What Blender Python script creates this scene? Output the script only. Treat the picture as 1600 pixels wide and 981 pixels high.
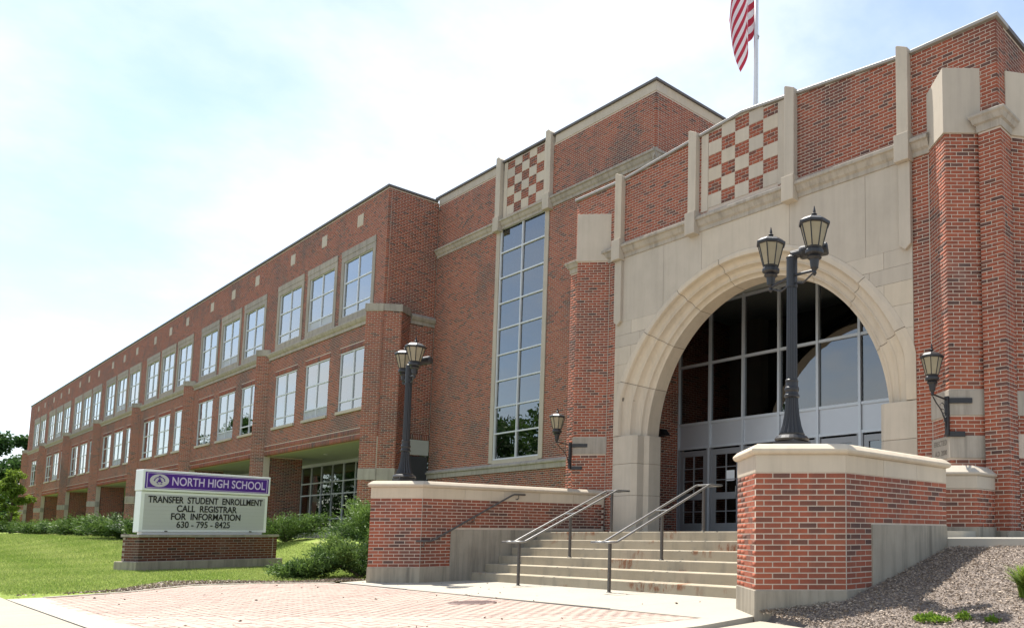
import bpy, math, random
import numpy as np
from mathutils import Matrix, Vector
R = math.radians
rng = np.random.default_rng(7)
random.seed(7)
for o in list(bpy.data.objects): bpy.data.objects.remove(o)
scene = bpy.context.scene
COL = scene.collection

# ------------------------------------------------------------------ camera
F_PX, PP_X, PP_Y, YAW, PIT, CAM_Z = 1215.0, 1241.5, 720.2, 0.6775, 0.0942, 0.97
cam = bpy.data.cameras.new('camera')
cam.sensor_width = 36.0; cam.sensor_fit = 'HORIZONTAL'
cam.lens = F_PX / 1600 * 36
cam.shift_x = -(PP_X - 800) / 1600
cam.shift_y = (PP_Y - 490.5) / 1600
cam.clip_end = 3000
camo = bpy.data.objects.new('camera', cam); COL.objects.link(camo)
camo.location = (0, 0, CAM_Z)
camo.rotation_euler = (math.pi / 2 + PIT, 0, YAW)
scene.camera = camo

SEED = 9.4
# ------------------------------------------------------------------ light
SUN = Vector((-0.50, 0.035, 1.0)).normalized()          # direction towards the sun
ELEV = math.asin(SUN.z)
AZ = math.atan2(SUN.x, SUN.y)                            # clockwise from +Y
world = bpy.data.worlds.new('World'); scene.world = world; world.use_nodes = True
nt = world.node_tree; nt.nodes.clear()
def N(t, **k):
    n = nt.nodes.new(t)
    for a, b in k.items(): setattr(n, a, b)
    return n
sky = N('ShaderNodeTexSky', sky_type='NISHITA', sun_disc=False, sun_elevation=ELEV, sun_rotation=AZ,
        altitude=200, air_density=1.0, dust_density=.4, ozone_density=1.0)
bg = N('ShaderNodeBackground'); bg.inputs['Strength'].default_value = 0.094
out = N('ShaderNodeOutputWorld')
tc = N('ShaderNodeTexCoord')
sep = N('ShaderNodeSeparateXYZ'); nt.links.new(tc.outputs['Generated'], sep.inputs[0])
def M(op, a, b=None, clamp=False):
    n = N('ShaderNodeMath', operation=op, use_clamp=clamp)
    for i, v in enumerate((a, b)):
        if v is None: continue
        if isinstance(v, (int, float)): n.inputs[i].default_value = v
        else: nt.links.new(v, n.inputs[i])
    return n.outputs[0]
zc = M('MAXIMUM', sep.outputs[2], 0.0)
den = M('ADD', zc, 0.22)
cmb = N('ShaderNodeCombineXYZ')
nt.links.new(M('DIVIDE', sep.outputs[0], den), cmb.inputs[0]); nt.links.new(M('DIVIDE', sep.outputs[1], den), cmb.inputs[1])
cmb.inputs[2].default_value = SEED
nz1 = N('ShaderNodeTexNoise'); nz1.inputs['Scale'].default_value = 0.75; nz1.inputs['Detail'].default_value = 8; nz1.inputs['Roughness'].default_value = 0.58
nt.links.new(cmb.outputs[0], nz1.inputs['Vector'])
rmp = N('ShaderNodeMapRange', interpolation_type='SMOOTHSTEP'); rmp.inputs[1].default_value = 0.41; rmp.inputs[2].default_value = 0.66
rmp.inputs[3].default_value = 0.16; rmp.inputs[4].default_value = 0.92
nt.links.new(nz1.outputs['Fac'], rmp.inputs[0])
mixc = N('ShaderNodeMix', data_type='RGBA')
nt.links.new(rmp.outputs[0], mixc.inputs[0]); nt.links.new(sky.outputs[0], mixc.inputs[6]); mixc.inputs[7].default_value = (5.2, 5.45, 5.6, 1)
nt.links.new(mixc.outputs[2], bg.inputs['Color']); nt.links.new(bg.outputs[0], out.inputs[0])

sl = bpy.data.lights.new('sun', 'SUN'); sl.energy = 3.9; sl.angle = R(0.55); sl.color = (1.0, 0.95, 0.87)
so = bpy.data.objects.new('sun', sl); COL.objects.link(so); so.location = (-30, -10, 60)
so.rotation_euler = SUN.to_track_quat('Z', 'Y').to_euler()
scene.view_settings.view_transform = 'Standard'; scene.view_settings.look = 'None'
scene.view_settings.exposure = 1.36; scene.view_settings.gamma = 1.0
scene.render.engine = 'CYCLES'
scene.cycles.max_bounces = 8; scene.cycles.transparent_max_bounces = 12
scene.cycles.use_denoising = True

# ------------------------------------------------------------------ helpers
def link(o): COL.objects.link(o); return o
def place(o, parent):
    if parent is not None:
        o.parent = parent
        o.matrix_parent_inverse = world_mat(parent).inverted()
    return o
WM = {}
def world_mat(o): return WM.get(o.name, Matrix.Identity(4))
def thing(name, label, cat, loc=(0, 0, 0), group=None):
    o = bpy.data.objects.new(name, None); link(o); o.location = loc; o.empty_display_size = .3
    WM[o.name] = Matrix.Translation(loc)
    o['label'] = label; o['category'] = cat
    if group: o['group'] = group
    return o
def tag(o, label=None, cat=None, group=None, kind=None):
    for k, v in (('label', label), ('category', cat), ('group', group), ('kind', kind)):
        if v: o[k] = v
    return o

class MB:
    def __init__(s): s.v = []; s.f = []; s.m = []
    def add(s, vs, fs, m=0):
        b = len(s.v); s.v.extend([tuple(map(float, p)) for p in vs]); s.f.extend([tuple(b + i for i in f) for f in fs]); s.m.extend([m] * len(fs)); return s
    def box(s, x0, x1, y0, y1, z0, z1, m=0):
        return s.add([(x0,y0,z0),(x1,y0,z0),(x1,y1,z0),(x0,y1,z0),(x0,y0,z1),(x1,y0,z1),(x1,y1,z1),(x0,y1,z1)],
                     [(0,3,2,1),(4,5,6,7),(0,1,5,4),(1,2,6,5),(2,3,7,6),(3,0,4,7)], m)
    def ubox(s, P, u, a, b, d0, d1, z0, z1, m=0):
        """box in a wall frame: u along, depth d outwards (normal (uy,-ux)), z up"""
        n = (u[1], -u[0]); q = lambda t, d, z: (P[0] + u[0]*t + n[0]*d, P[1] + u[1]*t + n[1]*d, z)
        return s.add([q(a,d1,z0),q(b,d1,z0),q(b,d0,z0),q(a,d0,z0),q(a,d1,z1),q(b,d1,z1),q(b,d0,z1),q(a,d0,z1)],
                     [(0,3,2,1),(4,5,6,7),(0,1,5,4),(1,2,6,5),(2,3,7,6),(3,0,4,7)], m)
    def prism(s, poly, z0, z1, m=0):
        return s.loft([(poly, z0), (poly, z1)], m)
    def loft(s, rings, m=0):
        n = len(rings[0][0]); vs = []
        for poly, z in rings: vs += [(p[0], p[1], z) for p in poly]
        fs = []
        for k in range(len(rings) - 1):
            for i in range(n):
                j = (i + 1) % n; fs.append((k*n + i, k*n + j, (k+1)*n + j, (k+1)*n + i))
        fs.append(tuple(reversed(range(n)))); fs.append(tuple(range((len(rings)-1)*n, len(rings)*n)))
        return s.add(vs, fs, m)
    def extr(s, pts, axis_from, axis_to, m=0):
        """extrude a closed list of 3D points by a vector pair"""
        a = Vector(axis_from); b = Vector(axis_to); n = len(pts)
        vs = [tuple(Vector(p) + a) for p in pts] + [tuple(Vector(p) + b) for p in pts]
        fs = [(i, (i+1) % n, n + (i+1) % n, n + i) for i in range(n)] + [tuple(reversed(range(n))), tuple(range(n, 2*n))]
        return s.add(vs, fs, m)
    def tube(s, pts, r, n=10, m=0, caps=True):
        pts = [Vector(p) for p in pts]; rr = r if isinstance(r, (list, tuple)) else [r]*len(pts)
        vs = []; up = Vector((0.123, 0.31, 0.94)).normalized()
        for i, p in enumerate(pts):
            d = (pts[min(i+1, len(pts)-1)] - pts[max(i-1, 0)]).normalized()
            a = d.cross(up)
            if a.length < .05: a = d.cross(Vector((1, 0, 0)))
            a.normalize(); b = d.cross(a)
            for k in range(n):
                t = 2*math.pi*k/n; vs.append(p + (a*math.cos(t) + b*math.sin(t))*rr[i])
        fs = []
        for i in range(len(pts)-1):
            for k in range(n):
                j = (k+1) % n; fs.append((i*n+k, i*n+j, (i+1)*n+j, (i+1)*n+k))
        if caps: fs += [tuple(reversed(range(n))), tuple(range((len(pts)-1)*n, len(pts)*n))]
        return s.add(vs, fs, m)
    def lathe(s, prof, c, n=16, m=0, flute=0, rot=0.0):
        vs = []
        for (r, z) in prof:
            for k in range(n):
                t = 2*math.pi*k/n + rot; q = r*(1 - (flute if k % 2 else 0)); vs.append((c[0]+q*math.cos(t), c[1]+q*math.sin(t), c[2]+z))
        fs = []
        for i in range(len(prof)-1):
            for k in range(n):
                j = (k+1) % n; fs.append((i*n+k, i*n+j, (i+1)*n+j, (i+1)*n+k))
        fs += [tuple(reversed(range(n))), tuple(range((len(prof)-1)*n, len(prof)*n))]
        return s.add(vs, fs, m)
    def build(s, name, mats, parent=None, smooth=False, bevel=0):
        me = bpy.data.meshes.new(name); me.from_pydata(s.v, [], s.f)
        if not isinstance(mats, (list, tuple)): mats = [mats]
        for mm in mats: me.materials.append(mm)
        if len(mats) > 1: me.polygons.foreach_set('material_index', s.m)
        if smooth: me.polygons.foreach_set('use_smooth', [True]*len(me.polygons))
        me.update(); o = bpy.data.objects.new(name, me); link(o); place(o, parent)
        if bevel:
            b = o.modifiers.new('bevel', 'BEVEL'); b.width = bevel; b.segments = 2; b.limit_method = 'ANGLE'; b.angle_limit = R(35)
        return o

def obj_from(me, name, parent, loc=None, rotz=0, scale=None):
    o = bpy.data.objects.new(name, me); link(o); place(o, parent)
    if loc is not None: o.location = loc
    if rotz: o.rotation_euler = (0, 0, rotz)
    if scale is not None: o.scale = scale
    return o

def offset_poly(poly, d):
    """mitre offset of a counter-clockwise polygon, d > 0 outwards"""
    n = len(poly); res = []
    for i in range(n):
        p0, p1, p2 = (Vector(poly[(i-1) % n][:2]), Vector(poly[i][:2]), Vector(poly[(i+1) % n][:2]))
        e1 = (p1-p0).normalized(); e2 = (p2-p1).normalized()
        n1 = Vector((e1.y, -e1.x)); n2 = Vector((e2.y, -e2.x))
        b = (n1+n2); k = d * 2 / max(b.length_squared, .2) if b.length > 1e-6 else 0
        res.append(tuple(p1 + b*k))
    return res

# ------------------------------------------------------------------ materials
MATS = {}
def mat(name): 
    m = bpy.data.materials.new(name); m.use_nodes = True; t = m.node_tree
    b = t.nodes['Principled BSDF']; return m, t, b
def nd(t, typ, **k):
    n = t.nodes.new(typ)
    for a, b in k.items(): setattr(n, a, b)
    return n
def noise(t, scale, detail=4, rough=.55, vec=None, dim='3D'):
    n = nd(t, 'ShaderNodeTexNoise'); n.inputs['Scale'].default_value = scale; n.inputs['Detail'].default_value = detail; n.inputs['Roughness'].default_value = rough
    if vec is not None: t.links.new(vec, n.inputs['Vector'])
    return n.outputs['Fac']
def pos(t, sx=1, sy=1, sz=1):
    g = nd(t, 'ShaderNodeNewGeometry'); mp = nd(t, 'ShaderNodeMapping'); mp.inputs['Scale'].default_value = (sx, sy, sz)
    t.links.new(g.outputs['Position'], mp.inputs['Vector']); return mp.outputs[0]
def ramp(t, fac, stops, interp='LINEAR'):
    r = nd(t, 'ShaderNodeValToRGB'); cr = r.color_ramp; cr.interpolation = interp
    while len(cr.elements) < len(stops): cr.elements.new(.5)
    for e, (p, c) in zip(cr.elements, stops): e.position = p; e.color = (*c, 1) if len(c) == 3 else c
    t.links.new(fac, r.inputs[0]); return r.outputs[0]
def mixrgb(t, fac, a, b, mode='MIX'):
    n = nd(t, 'ShaderNodeMix', data_type='RGBA', blend_type=mode)
    for i, v in ((0, fac), (6, a), (7, b)):
        if isinstance(v, (int, float)): n.inputs[i].default_value = v
        elif isinstance(v, tuple): n.inputs[i].default_value = (*v, 1) if len(v) == 3 else v
        else: t.links.new(v, n.inputs[i])
    return n.outputs[2]
def rng_(t, v, a, b, c, d):
    n = nd(t, 'ShaderNodeMapRange'); 
    for i, x in enumerate((a, b, c, d)): n.inputs[i+1].default_value = x
    t.links.new(v, n.inputs[0]); return n.outputs[0]
def bump(t, b, h, strength=.3, dist=.01):
    n = nd(t, 'ShaderNodeBump'); n.inputs['Strength'].default_value = strength; n.inputs['Distance'].default_value = dist
    t.links.new(h, n.inputs['Height']); t.links.new(n.outputs[0], b.inputs['Normal'])

def simple(name, col, rough=.6, var=.15, scale=6, metal=0.0, spec=.5, bmp=0.0, bscale=60, streak=0.0):
    m, t, b = mat(name)
    f = noise(t, scale, 5, .6, pos(t))
    c = mixrgb(t, f, tuple(x*(1-var) for x in col), tuple(min(1, x*(1+var)) for x in col))
    if name.startswith('lime') or name == 'concrete_wall':
        oi = nd(t, 'ShaderNodeObjectInfo'); c = mixrgb(t, 1.0, c, ramp(t, oi.outputs['Random'], [(0, (.86, .86, .87)), (.5, (1, 1, 1)), (1, (1.0, .975, .93))]), 'MULTIPLY')
        bl = noise(t, .8, 5, .6, pos(t)); c = mixrgb(t, rng_(t, bl, .5, .75, 0, .35), c, tuple(x*.62 for x in col))
    if streak:
        s = noise(t, 1.0, 5, .65, pos(t, 7, 7, .55))
        c = mixrgb(t, rng_(t, s, .45, .72, 0, streak), c, tuple(x*.38 for x in col))
    t.links.new(c, b.inputs['Base Color']); b.inputs['Roughness'].default_value = rough; b.inputs['Metallic'].default_value = metal
    b.inputs['Specular IOR Level'].default_value = spec
    if bmp: bump(t, b, noise(t, bscale, 4, .6, pos(t)), bmp, .01)
    return m

BRICK_STOPS = [(0.0, (.042, .034, .031)), (.06, (.078, .053, .045)), (.16, (.140, .064, .044)), (.30, (.205, .066, .038)), (.45, (.330, .082, .040)), (.62, (.365, .098, .047)), (.80, (.320, .080, .040)), (.93, (.400, .125, .060)), (1.0, (.345, .108, .062))]
def brick_mat(name, by_object, dark=1.0):
    m, t, b = mat(name)
    if by_object:
        a = nd(t, 'ShaderNodeAttribute', attribute_type='OBJECT', attribute_name='tone')
    else:
        a = nd(t, 'ShaderNodeAttribute', attribute_type='GEOMETRY', attribute_name='tone')
    f = nd(t, 'ShaderNodeMath', operation='ADD'); f.inputs[1].default_value = 0
    t.links.new(a.outputs['Fac'], f.inputs[0])
    c = ramp(t, f.outputs[0], [(p, tuple(x*dark for x in q)) for p, q in BRICK_STOPS])
    g = noise(t, 55, 4, .65, pos(t))
    c = mixrgb(t, rng_(t, g, .3, .75, 0, .45), c, (.34*dark, .15*dark, .10*dark), 'MIX') if False else mixrgb(t, .35, c, mixrgb(t, g, tuple(x*dark for x in (.06, .03, .025)), tuple(x*dark for x in (.36, .12, .075))))
    # broad weathering: soot and rain patches with a shape of their own
    s = noise(t, .55, 6, .62, pos(t, 1, 1, .8))
    c = mixrgb(t, rng_(t, s, .49, .67, 0, .66), c, (.058, .043, .041))
    rs = noise(t, 1.0, 5, .6, pos(t, 2.6, 2.6, .22)); c = mixrgb(t, rng_(t, rs, .55, .75, 0, .45), c, (.07, .05, .046))
    e = noise(t, 1.3, 5, .6, pos(t, 1, 1, .6))
    c = mixrgb(t, rng_(t, e, .62, .8, 0, .22), c, (.42, .33, .28))
    t.links.new(c, b.inputs['Base Color']); b.inputs['Roughness'].default_value = .82; b.inputs['Specular IOR Level'].default_value = .3
    bump(t, b, noise(t, 140, 4, .7, pos(t)), .25, .004)
    return m
M_BRICK = brick_mat('brick_field', False); M_BRICK1 = brick_mat('brick_single', True)
M_BRICKD = brick_mat('brick_dark_field', False, .42); M_BRICKD1 = brick_mat('brick_dark_single', True, .42)
M_MORTAR = simple('mortar', (.49, .405, .325), .95, .2, 9, bmp=.3, bscale=200)
M_MORTARD = simple('mortar_dark', (.30, .24, .20), .95, .2, 9)
M_STONE = simple('limestone', (.49, .428, .342), .85, .10, 2.2, spec=.25, bmp=.12, bscale=120, streak=.16)
M_STONEW = simple('limestone_weathered', (.37, .330, .275), .9, .16, 3.0, spec=.2, bmp=.15, bscale=90, streak=.55)
M_STONEC = simple('limestone_cap', (.54, .462, .358), .85, .08, 2.5, spec=.25, bmp=.1, bscale=120, streak=.18)
M_JOINT = simple('joint_filler', (.16, .14, .115), .95, .2)
M_CAULK = simple('control_joint', (.40, .345, .285), .9, .15)
M_CONC = simple('concrete_pale', (.46, .43, .37), .9, .10, 1.2, spec=.2, bmp=.15, bscale=180)
M_CONCW = simple('concrete_wall', (.345, .305, .24), .9, .22, 3, spec=.2, bmp=.2, bscale=120, streak=.75)
M_COPING = simple('metal_coping', (.27, .25, .215), .45, .1, 5, spec=.5)
M_COPD = simple('dark_coping', (.10, .09, .085), .6, .2, 5)
M_ALU = simple('aluminium', (.50, .53, .56), .4, .06, 8, metal=.25)
M_ALUP = simple('aluminium_panel', (.47, .49, .52), .38, .05, 3, metal=.3)
M_ALUW = simple('white_aluminium', (.56, .575, .59), .4, .06, 8)
M_ALUD = simple('grey_door_metal', (.27, .275, .285), .4, .08, 4, metal=.3)
M_IRON = simple('dark_iron', (.014, .0135, .015), .45, .35, 30, spec=.5, bmp=.15, bscale=80)
M_RAILT = simple('worn_steel', (.27, .265, .255), .34, .25, 20, metal=.75)
M_RAIL = simple('painted_post', (.075, .068, .062), .5, .3, 20)
M_WHITE = simple('sign_white', (.78, .80, .80), .35, .04, 3)
M_BOARD = simple('letter_board', (.50, .505, .505), .3, .03, 4)
M_PURPLE = simple('sign_purple', (.075, .018, .26), .35, .05, 4)
M_LILAC = simple('sign_lilac', (.66, .56, .80), .4, .05, 20)
M_BLACK = simple('letter_black', (.012, .012, .013), .5, .1)
M_SOFFIT = simple('soffit', (.36, .37, .33), .8, .06, 2)
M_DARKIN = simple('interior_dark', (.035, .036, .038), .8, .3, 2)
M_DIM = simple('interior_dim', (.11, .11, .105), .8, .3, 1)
M_BLIND = simple('window_blind', (.80, .83, .86), .7, .07, 3)
M_ROOF = simple('roof_deck', (.16, .155, .15), .9, .2, 2)
M_POLE = simple('flagpole_paint', (.62, .62, .63), .35, .08, 6, metal=.2)
M_CREAM = simple('cream_panel', (.62, .59, .47), .8, .06, 2)
M_MANH = simple('manhole_iron', (.14, .085, .075), .6, .3, 30)
M_BARK = simple('bark', (.09, .07, .055), .95, .35, 14, bmp=.5, bscale=30)

def glass(name, tint, refl, rough=0.0):
    m, t, b = mat(name); t.nodes.remove(b); o = t.nodes['Material Output']
    g = nd(t, 'ShaderNodeBsdfGlossy'); g.inputs['Roughness'].default_value = rough; g.inputs['Color'].default_value = (.91, .915, .91, 1)
    tr = nd(t, 'ShaderNodeBsdfTransparent'); tr.inputs['Color'].default_value = (*tint, 1)
    fr = nd(t, 'ShaderNodeFresnel'); fr.inputs['IOR'].default_value = 1.5
    ad = nd(t, 'ShaderNodeMath', operation='ADD', use_clamp=True); ad.inputs[1].default_value = refl; t.links.new(fr.outputs[0], ad.inputs[0])
    mx = nd(t, 'ShaderNodeMixShader'); t.links.new(ad.outputs[0], mx.inputs[0]); t.links.new(tr.outputs[0], mx.inputs[1]); t.links.new(g.outputs[0], mx.inputs[2])
    nb = nd(t, 'ShaderNodeBump'); nb.inputs['Strength'].default_value = .09; nb.inputs['Distance'].default_value = .02
    t.links.new(noise(t, 1.6, 2, .4, pos(t)), nb.inputs['Height']); t.links.new(nb.outputs[0], g.inputs['Normal'])
    t.links.new(mx.outputs[0], o.inputs['Surface']); return m
M_GLASS = glass('window_glass', (.80, .86, .89), .27)
M_GLASSD = glass('tinted_glass', (.20, .21, .22), .13)
M_GLASSA = glass('arcade_glass', (.25, .26, .26), .05)
M_GLASST = glass('stair_glass', (.30, .33, .35), .15)
def lampglass():
    m, t, b = mat('lantern_glass')
    c = mixrgb(t, noise(t, 9, 3, .5, pos(t)), (.36, .31, .21), (.50, .44, .31))
    t.links.new(c, b.inputs['Base Color']); b.inputs['Roughness'].default_value = .3
    b.inputs['Transmission Weight'].default_value = .35; b.inputs['IOR'].default_value = 1.2
    return m
M_LGLASS = lampglass()
def leafmat(name, c0, c1, trans=.35):
    m, t, b = mat(name); o = t.nodes['Material Output']
    a = nd(t, 'ShaderNodeAttribute', attribute_type='GEOMETRY', attribute_name='tone')
    c = ramp(t, a.outputs['Fac'], [(0, c0), (.55, tuple((x+y)/2 for x, y in zip(c0, c1))), (1, c1)])
    t.links.new(c, b.inputs['Base Color']); b.inputs['Roughness'].default_value = .55; b.inputs['Specular IOR Level'].default_value = .25
    tl = nd(t, 'ShaderNodeBsdfTranslucent'); t.links.new(c, tl.inputs['Color'])
    mx = nd(t, 'ShaderNodeMixShader'); mx.inputs[0].default_value = trans
    t.links.new(b.outputs[0], mx.inputs[1]); t.links.new(tl.outputs[0], mx.inputs[2]); t.links.new(mx.outputs[0], o.inputs['Surface']); return m
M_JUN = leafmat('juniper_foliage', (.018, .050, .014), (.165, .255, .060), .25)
M_LEAF = leafmat('tree_foliage', (.020, .055, .014), (.080, .150, .035))
M_YLEAF = leafmat('young_foliage', (.10, .17, .02), (.24, .32, .05), .45)
M_GRASSB = leafmat('grass_blade', (.18, .265, .05), (.46, .49, .18), .4)
M_LILY = leafmat('daylily_leaf', (.10, .17, .02), (.25, .32, .06), .4)
M_CHIP = leafmat('wood_chip', (.100, .071, .052), (.43, .345, .265), .0)

# ------------------------------------------------------------------ projecting (used only to rank bricks by size in view)
def cam_px(p):
    fx, fy = -math.sin(YAW), math.cos(YAW)
    d = np.asarray(p, float) - np.array([0, 0, CAM_Z])
    r = d[..., 0]*math.cos(YAW) + d[..., 1]*math.sin(YAW)
    f0 = d[..., 0]*fx + d[..., 1]*fy
    f = f0*math.cos(PIT) + d[..., 2]*math.sin(PIT); u = -f0*math.sin(PIT) + d[..., 2]*math.cos(PIT)
    return PP_X + F_PX*r/f, PP_Y - F_PX*u/f, f

# ------------------------------------------------------------------ bricks
BL, BH, BG, BD = .1992, .0532, .0135, .10
class Bricks:
    """all the bricks of one thing; the 300 that show largest become objects, the rest one mesh"""
    def __init__(s): s.rows = []
    def panel(s, P, u, W, z0, z1, holes=(), ztop=None, e0='m', e1='m', near=True, L=BL, H=BH, phase=0, dep=BD):
        pz = H + BG; pl = L + BG; n = int(round((z1 - z0) / pz))
        nx, ny = u[1], -u[0]
        for i in range(n):
            za = z0 + i*pz + BG/2; zb = za + H
            if zb > z1 + .01: break
            def lim(e, base):
                if e == 'm': return .002
                if e == 'm5': return .005
                return 0.0 if (i % 2) == int(e[1]) else dep + BG
            segs = [(lim(e0, 0), W - lim(e1, 0))]
            for (a, b, ha, hb) in holes:
                if min(zb, hb) - max(za, ha) > H*.3:
                    ns = []
                    for (p, q) in segs:
                        if b <= p or a >= q: ns.append((p, q)); continue
                        if a - p > .03: ns.append((p, a))
                        if q - b > .03: ns.append((b, q))
                    segs = ns
            off = (i + phase) % 2 * pl/2
            for (p, q) in segs:
                k = int(math.floor((p + off)/pl))
                while True:
                    a = k*pl - off; b = a + L; k += 1
                    if a >= q - .02: break
                    a = max(a, p); b = min(b, q)
                    if 0 < q - b < .27*L: b = q
                    if 0 < a - p < .27*L: a = p
                    if b - a < .27*L: continue
                    zt = zb
                    if ztop is not None:
                        lim_z = min(ztop(P[0]+u[0]*a), ztop(P[0]+u[0]*b))
                        if za > lim_z - .02: continue
                        zt = min(zb, lim_z)
                    t = (a+b)/2
                    s.rows.append((P[0]+u[0]*t, P[1]+u[1]*t, (za+zt)/2, u[0], u[1], (b-a)/2, (zt-za)/2, dep, 1.0 if near else 0.0))
    def finish(s, parent, mfield, msingle, limit=300, mask=None):
        A = np.array(s.rows); n = len(A)
        # tones: mostly red, some brown, a few near black; neighbours loosely alike
        tone = rng.beta(2.1, 1.9, n); dk = rng.random(n); tone = np.where(dk < .12, rng.uniform(0.0, .22, n), tone*.80 + .20)
        px, py, f = cam_px(A[:, :3])
        ux, uy = A[:, 3], A[:, 4]; nrm = np.stack([uy, -ux], 1)
        view = A[:, :2]; vl = np.linalg.norm(view, axis=1); facing = -(nrm*view).sum(1)/vl
        area = A[:, 5]*A[:, 6]*np.clip(facing, 0, 1)/np.maximum(f, .1)**2
        ok = (A[:, 8] > 0) & (facing > .02) & (px > 4) & (px < 1596) & (py > 2) & (py < 978)
        if mask is not None: ok &= mask(px, py)
        area = np.where(ok, area, -1)
        order = np.argsort(-area); single = [i for i in order[:limit] if area[i] > 0]
        rest = np.ones(n, bool); rest[single] = False
        # shared unit brick: x -1..1 along, y 0..1 back, z -1..1
        me = bpy.data.meshes.new('brick')
        me.from_pydata([(-1,0,-1),(1,0,-1),(1,0,1),(-1,0,1),(-1,1,-1),(1,1,-1),(1,1,1),(-1,1,1)], [], [(0,1,2,3),(1,5,6,2),(4,0,3,7),(3,2,6,7),(0,4,5,1)])
        me.materials.append(msingle)
        inv = world_mat(parent).inverted()
        jit = rng.uniform(-.0007, .0007, n); tilt = rng.normal(0, .004, n)
        for i in single:
            r = A[i]; o = bpy.data.objects.new('brick', me); COL.objects.link(o); o.parent = parent; o.matrix_parent_inverse = inv
            o.location = (r[0] + r[4]*jit[i], r[1] - r[3]*jit[i], r[2]); o.rotation_euler = (0, 0, math.atan2(r[4], r[3]) + tilt[i]*.6); o.scale = (r[5], r[7], r[6])
            o['tone'] = float(tone[i])
        B = A[rest]; tn = tone[rest]; k = len(B)
        if k:
            ux, uy = B[:, 3], B[:, 4]; nx, ny = uy, -ux; j = jit[rest]
            V = np.zeros((k, 8, 3))
            for c, (sx, sy, sz) in enumerate([(-1,0,-1),(1,0,-1),(1,0,1),(-1,0,1),(-1,1,-1),(1,1,-1),(1,1,1),(-1,1,1)]):
                dpt = j - sy*B[:, 7]
                V[:, c, 0] = B[:, 0] + ux*sx*B[:, 5] + nx*dpt
                V[:, c, 1] = B[:, 1] + uy*sx*B[:, 5] + ny*dpt
                V[:, c, 2] = B[:, 2] + sz*B[:, 6]
            Fq = np.array([(0,1,2,3),(1,5,6,2),(4,0,3,7),(3,2,6,7),(0,4,5,1)])
            Fa = (np.arange(k)[:, None, None]*8 + Fq[None]).reshape(-1, 4)
            o = quads('brick_field', V.reshape(-1, 3), Fa, np.repeat(tn, 5), mfield, parent); o['kind'] = 'stuff'
            return o

def quads(name, V, Fa, tone, material, parent=None):
    me = bpy.data.meshes.new(name); nf = len(Fa); w = Fa.shape[1]
    me.vertices.add(len(V)); me.vertices.foreach_set('co', np.ascontiguousarray(V, dtype=np.float32).ravel())
    me.loops.add(nf*w); me.loops.foreach_set('vertex_index', Fa.astype(np.int32).ravel())
    me.polygons.add(nf); me.polygons.foreach_set('loop_start', np.arange(0, nf*w, w, dtype=np.int32)); me.polygons.foreach_set('loop_total', np.full(nf, w, np.int32))
    me.update(calc_edges=True)
    if tone is not None:
        a = me.attributes.new('tone', 'FLOAT', 'FACE'); a.data.foreach_set('value', np.ascontiguousarray(tone, dtype=np.float32))
    me.materials.append(material)
    o = bpy.data.objects.new(name, me); link(o); place(o, parent); return o

def wall_panel(mb, P, u, W, z0, z1, holes=(), thick=.30, rec=.0028, inset=.015, m=0, grow=.006):
    """mortar wall behind the brick faces, with real openings"""
    n = (u[1], -u[0]); hs = [(a-grow, b+grow, c-grow, d+grow) for a, b, c, d in holes]
    us = sorted({inset, W-inset, *[x for h in hs for x in h[:2] if inset < x < W-inset]}); zs = sorted({z0, z1, *[x for h in hs for x in h[2:] if z0 < x < z1]})
    nu, nz = len(us)-1, len(zs)-1
    def solid(i, k):
        if i < 0 or k < 0 or i >= nu or k >= nz: return False
        cu, cz = (us[i]+us[i+1])/2, (zs[k]+zs[k+1])/2
        return not any(a < cu < b and c < cz < d for a, b, c, d in hs)
    q = lambda t, d, z: (P[0]+u[0]*t+n[0]*d, P[1]+u[1]*t+n[1]*d, z)
    f, b = -rec, -rec-thick
    for i in range(nu):
        for k in range(nz):
            if not solid(i, k): continue
            a0, a1, c0, c1 = us[i], us[i+1], zs[k], zs[k+1]
            mb.add([q(a0,f,c0),q(a1,f,c0),q(a1,f,c1),q(a0,f,c1)], [(0,1,2,3)], m)
            mb.add([q(a0,b,c0),q(a1,b,c0),q(a1,b,c1),q(a0,b,c1)], [(3,2,1,0)], m)
            if not solid(i-1, k): mb.add([q(a0,b,c0),q(a0,f,c0),q(a0,f,c1),q(a0,b,c1)], [(0,1,2,3)], m)
            if not solid(i+1, k): mb.add([q(a1,f,c0),q(a1,b,c0),q(a1,b,c1),q(a1,f,c1)], [(0,1,2,3)], m)
            if not solid(i, k-1): mb.add([q(a0,b,c0),q(a1,b,c0),q(a1,f,c0),q(a0,f,c0)], [(0,1,2,3)], m)
            if not solid(i, k+1): mb.add([q(a0,f,c1),q(a1,f,c1),q(a1,b,c1),q(a0,b,c1)], [(0,1,2,3)], m)
    return mb
EX = (1.0, 0.0); EY = (0.0, 1.0); EXN = (-1.0, 0.0); EYN = (0.0, -1.0)
CA, SA = math.cos(YAW), math.sin(YAW)
UR = (CA, SA)              # prow faces that look towards the street corner (camera side)
UL = (CA, -SA)             # the mirrored prow faces
def line_u(a, b):
    d = math.hypot(b[0]-a[0], b[1]-a[1]); return ((b[0]-a[0])/d, (b[1]-a[1])/d), d
def profile_x(mb, prof, x0, x1, y, m=0):
    """moulding along X on a wall facing -Y; prof = [(projection, z)...]"""
    pts = [(0, y - p, z) for p, z in prof]
    return mb.extr(pts, (x0, 0, 0), (x1, 0, 0), m)
def profile_y(mb, prof, y0, y1, x, m=0):
    """moulding along Y on a wall facing +X"""
    pts = [(x + p, 0, z) for p, z in prof]
    return mb.extr(list(reversed(pts)), (0, y0, 0), (0, y1, 0), m)

exec_parts = []
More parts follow.
